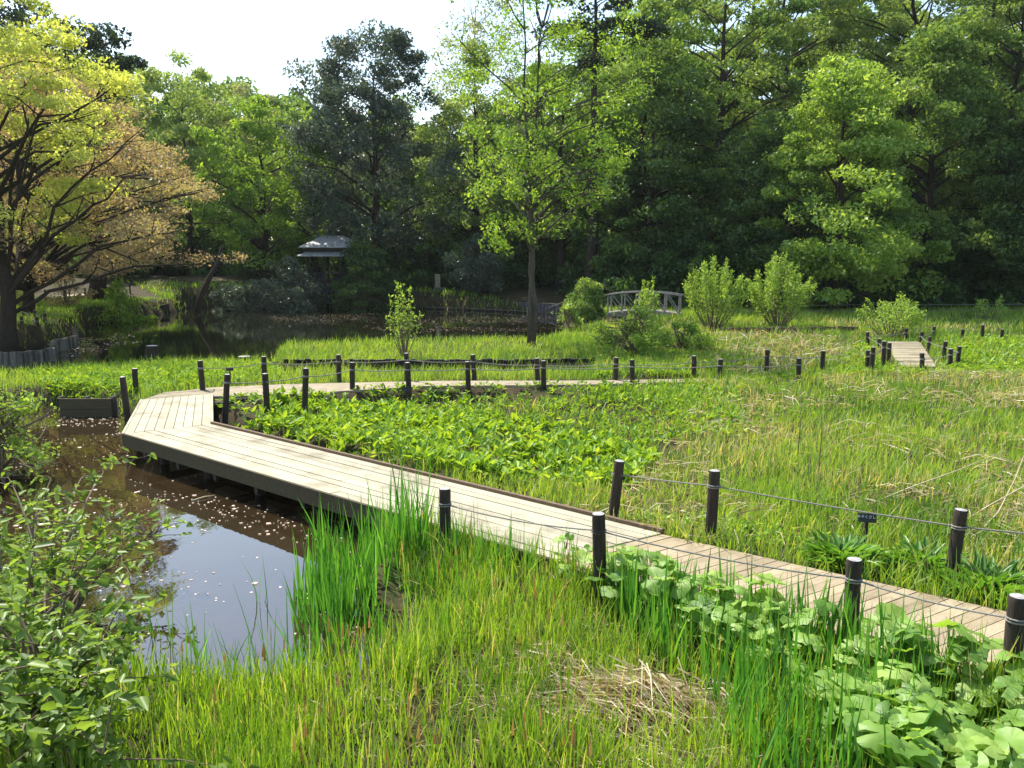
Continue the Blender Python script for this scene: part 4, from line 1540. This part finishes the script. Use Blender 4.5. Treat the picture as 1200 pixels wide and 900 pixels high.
stuff("iris_leaves", "tall sword-shaped iris leaves in the shallow water and by the brown path", "plants", v, q, t, M["gr_iris"])

# --- meadow grass, thinner and coarser with distance
meadow = np.array([P(700, 600), P(780, 640), P(1000, 690), P(1330, 745), (7.5, 4.0), (16, 5), (40, 30), (40, 52), (8, 55), (6, 46.5), (1.5, 40), (1.5, 35), P(700, 425), P(690, 432),
                   P(850, 438), P(700, 455), P(480, 462), P(330, 475), P(262, 488), P(400, 530), P(600, 575)])
lod = Dens(lambda x, y: 520 * np.clip(11.0 / np.maximum(y, 8), 0, 1.2) ** 1.55 * (0.35 + 0.65 * smooth(-0.1, 0.5, sdf(marsh, x, y))), 620)
x, y = scatter(meadow, lod, rg, HARD, 0.45, 0.9, 15)
n = len(x)
dist = np.maximum(y, 8)
dry = smooth(0.48, 0.75, vnoise(x * 0.55, y * 0.55, 21)) * smooth(-2, 6, x)
t = np.clip(0.02 + 0.62 * vnoise(x * 0.35, y * 0.35, 22) + 0.2 * (vnoise(x * 1.3, y * 1.3, 29) - 0.5) + 0.15 * rg.normal(size=n), 0, 0.69)
t = np.where(rg.uniform(size=n) < 0.04 + 0.36 * dry, rg.uniform(0.85, 1, n), t)
v, q, tt = blade_field(x, y, rg, 0.17 + 0.17 * vnoise(x * 0.7, y * 0.7, 23), 0.007 + 0.0009 * dist, 0.22, 0.28, 2, t)
stuff("meadow_grass", "bright green marsh meadow grass with dry stems on the right", "grass", v, q, tt, M["gr_meadow"])

# --- other banks and the island
parts = []
for pl, dens, h, w_ in (
        (poly([(318, 421), (640, 421), (700, 420), (700, 390), (640, 392), (420, 394), (322, 398)], 0), 130, 0.27, 0.026),
        (np.array([P(-150, 462), P(75, 462), P(135, 468), P(165, 466), P(250, 452), P(500, 442), P(700, 441), P(700, 431), P(480, 431), P(318, 431), P(316, 416), P(180, 420), P(20, 432), P(-200, 450)]), 200, 0.3, 0.02),
        (poly([(690, 440), (850, 436), (850, 400), (690, 400)], 0), 90, 0.3, 0.03),
        (np.array([P(-150, 424), P(20, 420), P(60, 410), P(82, 402), P(80, 386), P(130, 374), P(200, 362), (-24, 60), (-46, 62), (-50, 40)]), 60, 0.2, 0.04),
        (np.array([P(500, 358.5), P(655, 364), P(700, 368), (8, 54), (-6, 66), (-9, 66)]), 40, 0.4, 0.06),
        (np.array([(-24, 60), (-14, 61), (-14, 66), (-30, 68)]), 40, 0.4, 0.06),
        (np.array([(6, 46), (40, 50), (40, 56), (8, 56)]), 40, 0.35, 0.05)):
    x, y = scatter(pl, dens, rg, HARD, 0.4, 0.8, 17)
    t = np.clip(0.25 + 0.4 * vnoise(x * 0.4, y * 0.4, 26) + 0.17 * rg.normal(size=len(x)), 0, 0.69)
    parts.append(blade_field(x, y, rg, h, w_, 0.3, 0.4, 2, t))
v, q, t = merge(parts)
stuff("bank_grass", "bright grass on the island, the far banks and beside the trodden path", "grass", v, q, t, M["gr_meadow"])


# --- broad marsh leaves beyond the boardwalk
def rosettes(x, y, k, L, Wd, elev, rg, hstem=0.12, tint0=0.5):
    n = len(x)
    z = height(x, y)
    X, Y, Z = (np.repeat(a, k) for a in (x, y, z))
    m = len(X)
    az = rg.uniform(0, 2 * math.pi, m)
    el = np.clip(elev + 0.3 * rg.normal(size=m), 0.0, 1.45)
    d = np.stack([np.cos(az) * np.cos(el), np.sin(az) * np.cos(el), np.sin(el)], -1)
    st = np.repeat(hstem * rg.uniform(0.4, 1.4, n), k) * rg.uniform(0.6, 1.2, m)
    c = np.stack([X, Y, Z + st], -1) + d * 0.02
    up = np.tile(np.array([0, 0, 1.0]), (m, 1)) + rg.normal(size=(m, 3)) * 0.2
    ll = L * rg.uniform(0.6, 1.3, m)
    v, q = leaves6(c, d, up, ll, ll * Wd, 0.22, 0.22)
    t = np.clip(tint0 + np.repeat(0.2 * rg.normal(size=n), k) + 0.15 * rg.normal(size=m), 0, 1)
    return v, q, np.repeat(t, 2)


mpl = poly([(258, 497), (300, 480), (345, 474), (460, 478), (560, 490), (700, 505), (770, 545), (735, 585), (650, 588), (560, 575), (400, 535), (300, 508)], -0.3)
x, y = scatter(mpl, 62, rg, HARD, 0.8, 1.3, 33)
parts = [rosettes(x, y, 4, 0.19, 0.42, 0.75, rg, 0.16)]
x, y = scatter(poly([(420, 462), (560, 462), (860, 462), (880, 520), (760, 520), (560, 482), (430, 474)], -0.2), 45, rg, HARD, 0.5, 0.9, 34)
parts.append(rosettes(x, y, 4, 0.14, 0.4, 0.8, rg, 0.12, 0.4))
v, q, t = merge(parts)
stuff("marsh_plants", "bright broad-leaved marsh plants carpeting the mud behind the boardwalk", "plants", v, q, t, M["lf_marsh"])

# --- low leafy cover on the path verges and among the posts
parts = []
for pl, dens, L in (
        (poly([(735, 612), (790, 622), (1000, 664), (1200, 706), (1330, 735), (1330, 705), (1200, 678), (1000, 640), (850, 615), (760, 598)], -0.1), 170, 0.075),
        (poly([(262, 478), (340, 470), (500, 458), (700, 455), (860, 450), (1030, 440), (1000, 430), (860, 446), (700, 452), (500, 455), (330, 464), (255, 470)], -0.1), 60, 0.13),
        (poly([(60, 455), (160, 462), (240, 450), (330, 447), (330, 426), (180, 427), (20, 438)], -0.1), 70, 0.14),
        (poly([(1000, 440), (1200, 440), (1260, 410), (1200, 395), (1100, 395), (1125, 425), (1090, 434), (1040, 432), (1010, 400), (985, 420)], -0.1), 34, 0.16),
        (poly([(690, 442), (850, 438), (900, 425), (860, 412), (700, 420)], -0.1), 34, 0.16)):
    x, y = scatter(pl, dens, rg, HARD, 0.4, 1.2, 41)
    parts.append(rosettes(x, y, 4, L, 0.5, 0.6, rg, 0.09, 0.45))
v, q, t = merge(parts)
stuff("verge_plants", "low leafy ground cover along the path verges and around the posts", "ground cover", v, q, t, M["lf_lime"] if False else M["lf_marsh"])


def leaf_clump(label, u, v_, k, L, rg, mat="lf_hosta", rad=0.25):
    cx, cy = P(u, v_, -0.1)
    z = float(height(cx, cy))
    az = rg.uniform(0, 2 * math.pi, k)
    el = rg.uniform(0.3, 1.3, k)
    d = np.stack([np.cos(az) * np.cos(el), np.sin(az) * np.cos(el), np.sin(el)], -1)
    c = np.stack([np.cos(az) * rad * rg.uniform(0, 1, k), np.sin(az) * rad * rg.uniform(0, 1, k), rg.uniform(0, 0.2, k)], -1)
    ll = L * rg.uniform(0.6, 1.25, k)
    v, q = leaves6(c, d, np.tile(np.array([0, 0, 1.0]), (k, 1)) + 0.01, ll, ll * 0.26, 0.2, 0.35)
    o = link("leafy_clump", np_mesh("leafy_clump", v, q, np.repeat(np.clip(0.45 + 0.25 * rg.normal(size=k), 0, 1), 2)), M[mat])
    o.location = (cx, cy, z)
    tag(o, label, "plant", "dark leafy clumps along the brown path")
    return o


leaf_clump("dark green leafy clump at the foot of the black plant label", 985, 662, 420, 0.2, rg, rad=0.36)
leaf_clump("dark green leafy clump left of the right-hand post on the meadow side", 1080, 668, 300, 0.19, rg, rad=0.36)
leaf_clump("dark green leafy clump by the foot of the right-hand meadow-side post", 1150, 692, 420, 0.21, rg, rad=0.42)
leaf_clump("dark green leafy clump cut by the right edge beside the brown path", 1200, 703, 320, 0.2, rg, rad=0.4)

# --- butterbur: big round leaves on stalks
def butterbur(x, y, rg):
    n = len(x)
    z = height(x, y)
    V, Q, T = [], [], []
    K = 20
    b = 0
    mb_ = MB()
    for i in range(n):
        R = 0.035 + 0.125 * rg.uniform() ** 1.5
        hgt = rg.uniform(0.15, 0.5)
        az = rg.uniform(0, 2 * math.pi)
        tilt = np.array([rg.normal() * 0.32, rg.normal() * 0.32 - 0.12, 1.0])
        tilt /= np.linalg.norm(tilt)
        a = np.array([math.cos(az), math.sin(az), 0])
        a -= tilt * (a @ tilt)
        a /= np.linalg.norm(a)
        bb = np.cross(tilt, a)
        c = np.array([x[i], y[i], z[i] + hgt])
        cup = rg.uniform(-0.25, 0.4)
        ph = rg.uniform(0, 6)
        ring1, ring2 = [], []
        for k in range(K + 1):
            th = -math.pi * 0.93 + 2 * math.pi * 0.93 * k / K
            lobe = 1 + 0.06 * math.sin(5 * th + ph) + 0.05 * rg.normal()
            notch = 0.9 + 0.25 * abs(math.sin(th / 2)) ** 3
            for rr, ring in ((0.55, ring1), (1.0, ring2)):
                r = R * rr * lobe * notch
                wav = 0.10 * R * rr * math.sin(3 * th + ph) + 0.05 * R * rr * (1 if k % 2 else -1) + cup * R * rr * rr - (0.22 * R if rr == 1.0 else 0) * rg.uniform(0.2, 1)
                ring.append(c + a * r * math.cos(th) + bb * r * math.sin(th) + tilt * wav)
        base = len(V)
        V += [c - tilt * 0.03 * R] + ring1 + ring2
        t = float(np.clip(0.5 + 0.33 * rg.normal(), 0, 1))
        for k in range(K):
            Q.append((base, base + 1 + k, base + 2 + k, base))
            Q.append((base + 1 + k, base + 2 + K + k, base + 3 + K + k, base + 2 + k))
            T += [t, np.clip(t + 0.08 * rg.normal(), 0, 1)]
        # stalk as a thin three-sided tube
        f = c - tilt * 0.03 * R
        g0 = np.array([x[i] + rg.normal() * 0.06, y[i] + rg.normal() * 0.06, z[i] - 0.02])
        s0 = len(V)
        for p, r_ in ((g0, 0.007), (f, 0.004)):
            for k in range(3):
                V.append(p + np.array([r_ * math.cos(k * 2.1), r_ * math.sin(k * 2.1), 0]))
        for k in range(3):
            Q.append((s0 + k, s0 + (k + 1) % 3, s0 + 3 + (k + 1) % 3, s0 + 3 + k))
            T.append(0.6)
    faces = [tuple(dict.fromkeys(q)) for q in Q]
    me = bpy.data.meshes.new("butterbur_leaves")
    me.from_pydata([tuple(p) for p in V], [], faces)
    at = me.attributes.new("tint", 'FLOAT', 'FACE')
    at.data.foreach_set("value", np.array(T, np.float32))
    me.polygons.foreach_set("use_smooth", np.ones(len(me.polygons), bool))
    me.update()
    return me


bpl = poly([(640, 690), (700, 682), (770, 690), (880, 715), (990, 752), (1100, 795), (1190, 830), (1300, 850), (1500, 1050), (1100, 1060), (1010, 930), (920, 830), (820, 770), (700, 725)], -0.3)
x, y = scatter(bpl, 165, rg, HARD, 0.5, 1.4, 51)
o = link("butterbur_leaves", butterbur(x, y, rg), M["lf_butter"])
tag(o, "broad round butterbur leaves along the near side of the brown path", "plants", kind="stuff")


# --- the big leafy shrub reaching in from the left foreground
def branch_shrub(name, label, x, y, z, tips, seed, leaf, nl, L, bark="twig"):
    rg = np.random.default_rng(seed)
    root = empty(name, (x, y, z))
    tag(root, label, "shrub")
    m_ = MB()
    lc, ld = [], []
    for tp in tips:
        c = np.array(tp)
        a = np.array([rg.normal() * 0.12, rg.normal() * 0.12, 0.0])
        mid = (a + c) / 2 + np.array([0, 0, 0.22 * np.linalg.norm(c - a)]) * rg.uniform(0.4, 1)
        pts = [a * (1 - t) ** 2 + 2 * mid * t * (1 - t) + c * t * t for t in np.linspace(0, 1, 8)]
        m_.tube(pts, [0.02 * (1 - t) + 0.004 for t in np.linspace(0, 1, 8)], 5, cap=False)
        subs = [pts]
        for k in range(7):
            j = int(rg.integers(3, 8))
            s = pts[j]
            dr = (c - a) / np.linalg.norm(c - a) * 0.4 + rg.normal(size=3) * np.array([0.5, 0.5, 0.25])
            e = s + dr * rg.uniform(0.25, 0.6)
            sp = [s, (s + e) / 2 + np.array([0, 0, 0.04]), e]
            m_.tube(sp, [0.007, 0.005, 0.002], 4, cap=False)
            subs.append(sp)
        for sp in subs:
            for k in range(nl):
                t = rg.uniform(0.25, 1.0) * (len(sp) - 1)
                j = int(min(t, len(sp) - 2))
                p = np.array(sp[j]) + (np.array(sp[j + 1]) - np.array(sp[j])) * (t - j)
                d = np.array(sp[-1]) - np.array(sp[0])
                d = d / (np.linalg.norm(d) + 1e-6) * 0.5 + rg.normal(size=3) * np.array([0.8, 0.8, 0.45])
                lc.append(p)
                ld.append(d / np.linalg.norm(d))
    m_.build("stem", M[bark], root, True)
    lc, ld = np.array(lc), np.array(ld)
    n = len(lc)
    up = np.tile(np.array([0, 0, 1.0]), (n, 1)) + rg.normal(size=(n, 3)) * 0.45
    ll = L * rg.uniform(0.55, 1.3, n)
    v, q = leaves6(lc + rg.normal(size=(n, 3)) * 0.025, ld, up, ll, ll * 0.5, 0.2, 0.2)
    link("foliage", np_mesh("foliage", v, q, np.repeat(np.clip(0.45 + 0.25 * rg.normal(size=n), 0, 1), 2)), M[leaf], root)
    return root


r_ = np.random.default_rng(90)
sx, sy, sz = -3.75, 6.3, -0.45
tips = []
for k in range(44):
    u, vv_ = r_.uniform(-70, 150), r_.uniform(640, 900)
    zz = r_.uniform(0.1, 1.0)
    p = P(u, vv_, zz)
    if p[1] < 3.6 or (vv_ < 740 and u > 60 + 0.9 * (vv_ - 640)): continue
    tips.append((p[0] - sx, p[1] - sy, zz - sz))
branch_shrub("broadleaf_shrub", "big broad-leaved shrub leaning over the water in the left foreground", sx, sy, sz, tips, 91, "lf_hydr", 10, 0.11)
sx, sy, sz = -5.0, 8.8, -0.55
tips = []
for u, vv_, zz in ((60, 560, .5), (130, 545, .35), (100, 590, .5), (200, 615, .1), (150, 640, .2), (175, 600, .15), (40, 600, .6), (10, 560, .7), (60, 640, .4), (110, 650, .35), (-30, 590, .7), (20, 640, .6), (85, 615, .45),
                 (120, 620, .3), (150, 610, .2), (100, 555, .4), (45, 575, .55), (160, 655, .1)):
    p = P(u, vv_, zz)
    tips.append((p[0] - sx, p[1] - sy, zz - sz))
branch_shrub("broadleaf_shrub", "leafy branches spreading low over the brown water, middle left edge", sx, sy, sz, tips, 92, "lf_hydr", 5, 0.12)

# --- dry reed stalks arching over the meadow
for lab, pts in (("long pale reed stalk arching up to the right behind the black plant label", [(1016, 592), (1070, 570), (1120, 552), (1178, 528)]),
                 ("upper dry stalk slanting up from behind the right-hand post to the frame edge", [(1128, 612), (1160, 592), (1200, 570), (1235, 555)]),
                 ("lower dry stalk crossing behind the right-hand post at the frame edge", [(1140, 632), (1170, 600), (1190, 560), (1205, 520)]),
                 ("short pale dry stalk standing bent before the grey plank walk", [(1040, 478), (1030, 458), (1024, 440), (1023, 433)])):
    m_ = MB()
    bx0, by0 = P(pts[0][0], pts[0][1], -0.1)
    L = []
    for i, (u, vv_) in enumerate(pts):
        zz = -0.1 + 0.22 * i
        L.append((*P(u, vv_, zz), zz))
    m_.tube(L, [0.010, 0.009, 0.007, 0.004], 5)
    o = m_.build("reed_stalk", M["straw_stem"], None, True)
    tag(o, lab, "reed")
for lab, u, vb, vt in (("upright thin brown reed left of the meadow's dry patch", 934, 540, 440), ("thin brown reed standing beside the tall one in the meadow", 958, 560, 470),
                       ("dark broken reed stub in the meadow centre", 932, 470, 441)):
    x, y = P(u, vb, -0.1)
    zt = CAM_H - (vt - HORIZON) / FPX * y * 1.01
    m_ = MB()
    m_.tube([(x, y, -0.3), (x + 0.03, y, zt * 0.5), (x + 0.01, y + 0.05, zt)], [0.009, 0.007, 0.003], 5)
    tag(m_.build("reed_stalk", M["twig"], None, True), lab, "reed")
# stick on the water
m_ = MB()
a, b = P(225, 586, -0.53), P(252, 580, -0.53)
m_.tube([(*a, -0.54), ((a[0] + b[0]) / 2, (a[1] + b[1]) / 2 + 0.02, -0.53), (*b, -0.535)], [0.012, 0.015, 0.007], 6)
tag(m_.build("floating_stick", M["straw_stem"], None, True), "pale stick floating on the brown water in front of the boardwalk", "stick")

# --- petals and scum on the water
def petals(pl, dens, size, rg, seed, clump=0.8, cs=0.7):
    x, y = scatter(pl, dens, rg, [walk_poly], clump, cs, seed)
    n = len(x)
    k = 5
    an = np.linspace(0, 2 * math.pi, 4, endpoint=False)[None, :] + rg.uniform(0, 6, n)[:, None]
    s = size * rg.lognormal(0, 0.45, n)[:, None]
    V = np.stack([x[:, None] + s * np.cos(an) * rg.uniform(0.6, 1.2, (n, 4)), y[:, None] + s * np.sin(an) * rg.uniform(0.6, 1.2, (n, 4)), np.full((n, 4), WATER_Z + 0.006) + rg.uniform(0, 0.004, (n, 4))], -1)
    return V.reshape(-1, 3), np.arange(n * 4).reshape(n, 4), rg.uniform(0, 1, n)


parts = [petals(near_pond, 22, 0.016, rg, 61, 0.95, 0.9),
         petals(poly([(150, 560), (250, 590), (420, 600), (400, 640), (330, 640), (160, 580)], WATER_Z), 50, 0.013, rg, 62, 0.7, 1.2),
         petals(poly([(330, 690), (400, 690), (460, 730), (400, 760), (340, 720)], WATER_Z), 70, 0.017, rg, 63, 0.5),
         petals(poly([(80, 482), (130, 482), (140, 500), (60, 500)], WATER_Z), 60, 0.02, rg, 64, 0.5),
         petals(poly([(300, 371), (440, 367), (620, 366), (668, 372), (660, 386), (640, 395), (480, 397), (420, 382), (330, 380)], WATER_Z), 20, 0.02, rg, 65, 0.8, 0.35),
         petals(poly([(95, 395), (150, 390), (170, 400), (100, 415), (70, 420)], WATER_Z), 20, 0.035, rg, 66, 0.7)]
parts[4] = (parts[4][0], parts[4][1], parts[4][2] * 0.55)
v, q, t = merge(parts)
stuff("floating_petals", "pale fallen petals and leaf scraps floating on the ponds", "petals", v, q, t, M["petal"])


# ------------------------------------------------------------------ thin spring haze between the camera and the woods
mh, nt, out = new_mat("thin_haze")
pvn = nt.nodes.new("ShaderNodeVolumePrincipled")
pvn.inputs["Color"].default_value = (0.9, 0.95, 1.0, 1)
pvn.inputs["Density"].default_value = 0.00014
pvn.inputs["Anisotropy"].default_value = 0.3
nt.links.new(pvn.outputs[0], out.inputs["Volume"])
m_ = MB()
m_.prism([(-950, -70), (950, -70), (950, 1250), (-950, 1250)], -3.0, float(GZ.max()) + 36)
hz = m_.build("haze", mh)
tag(hz, kind="stuff")
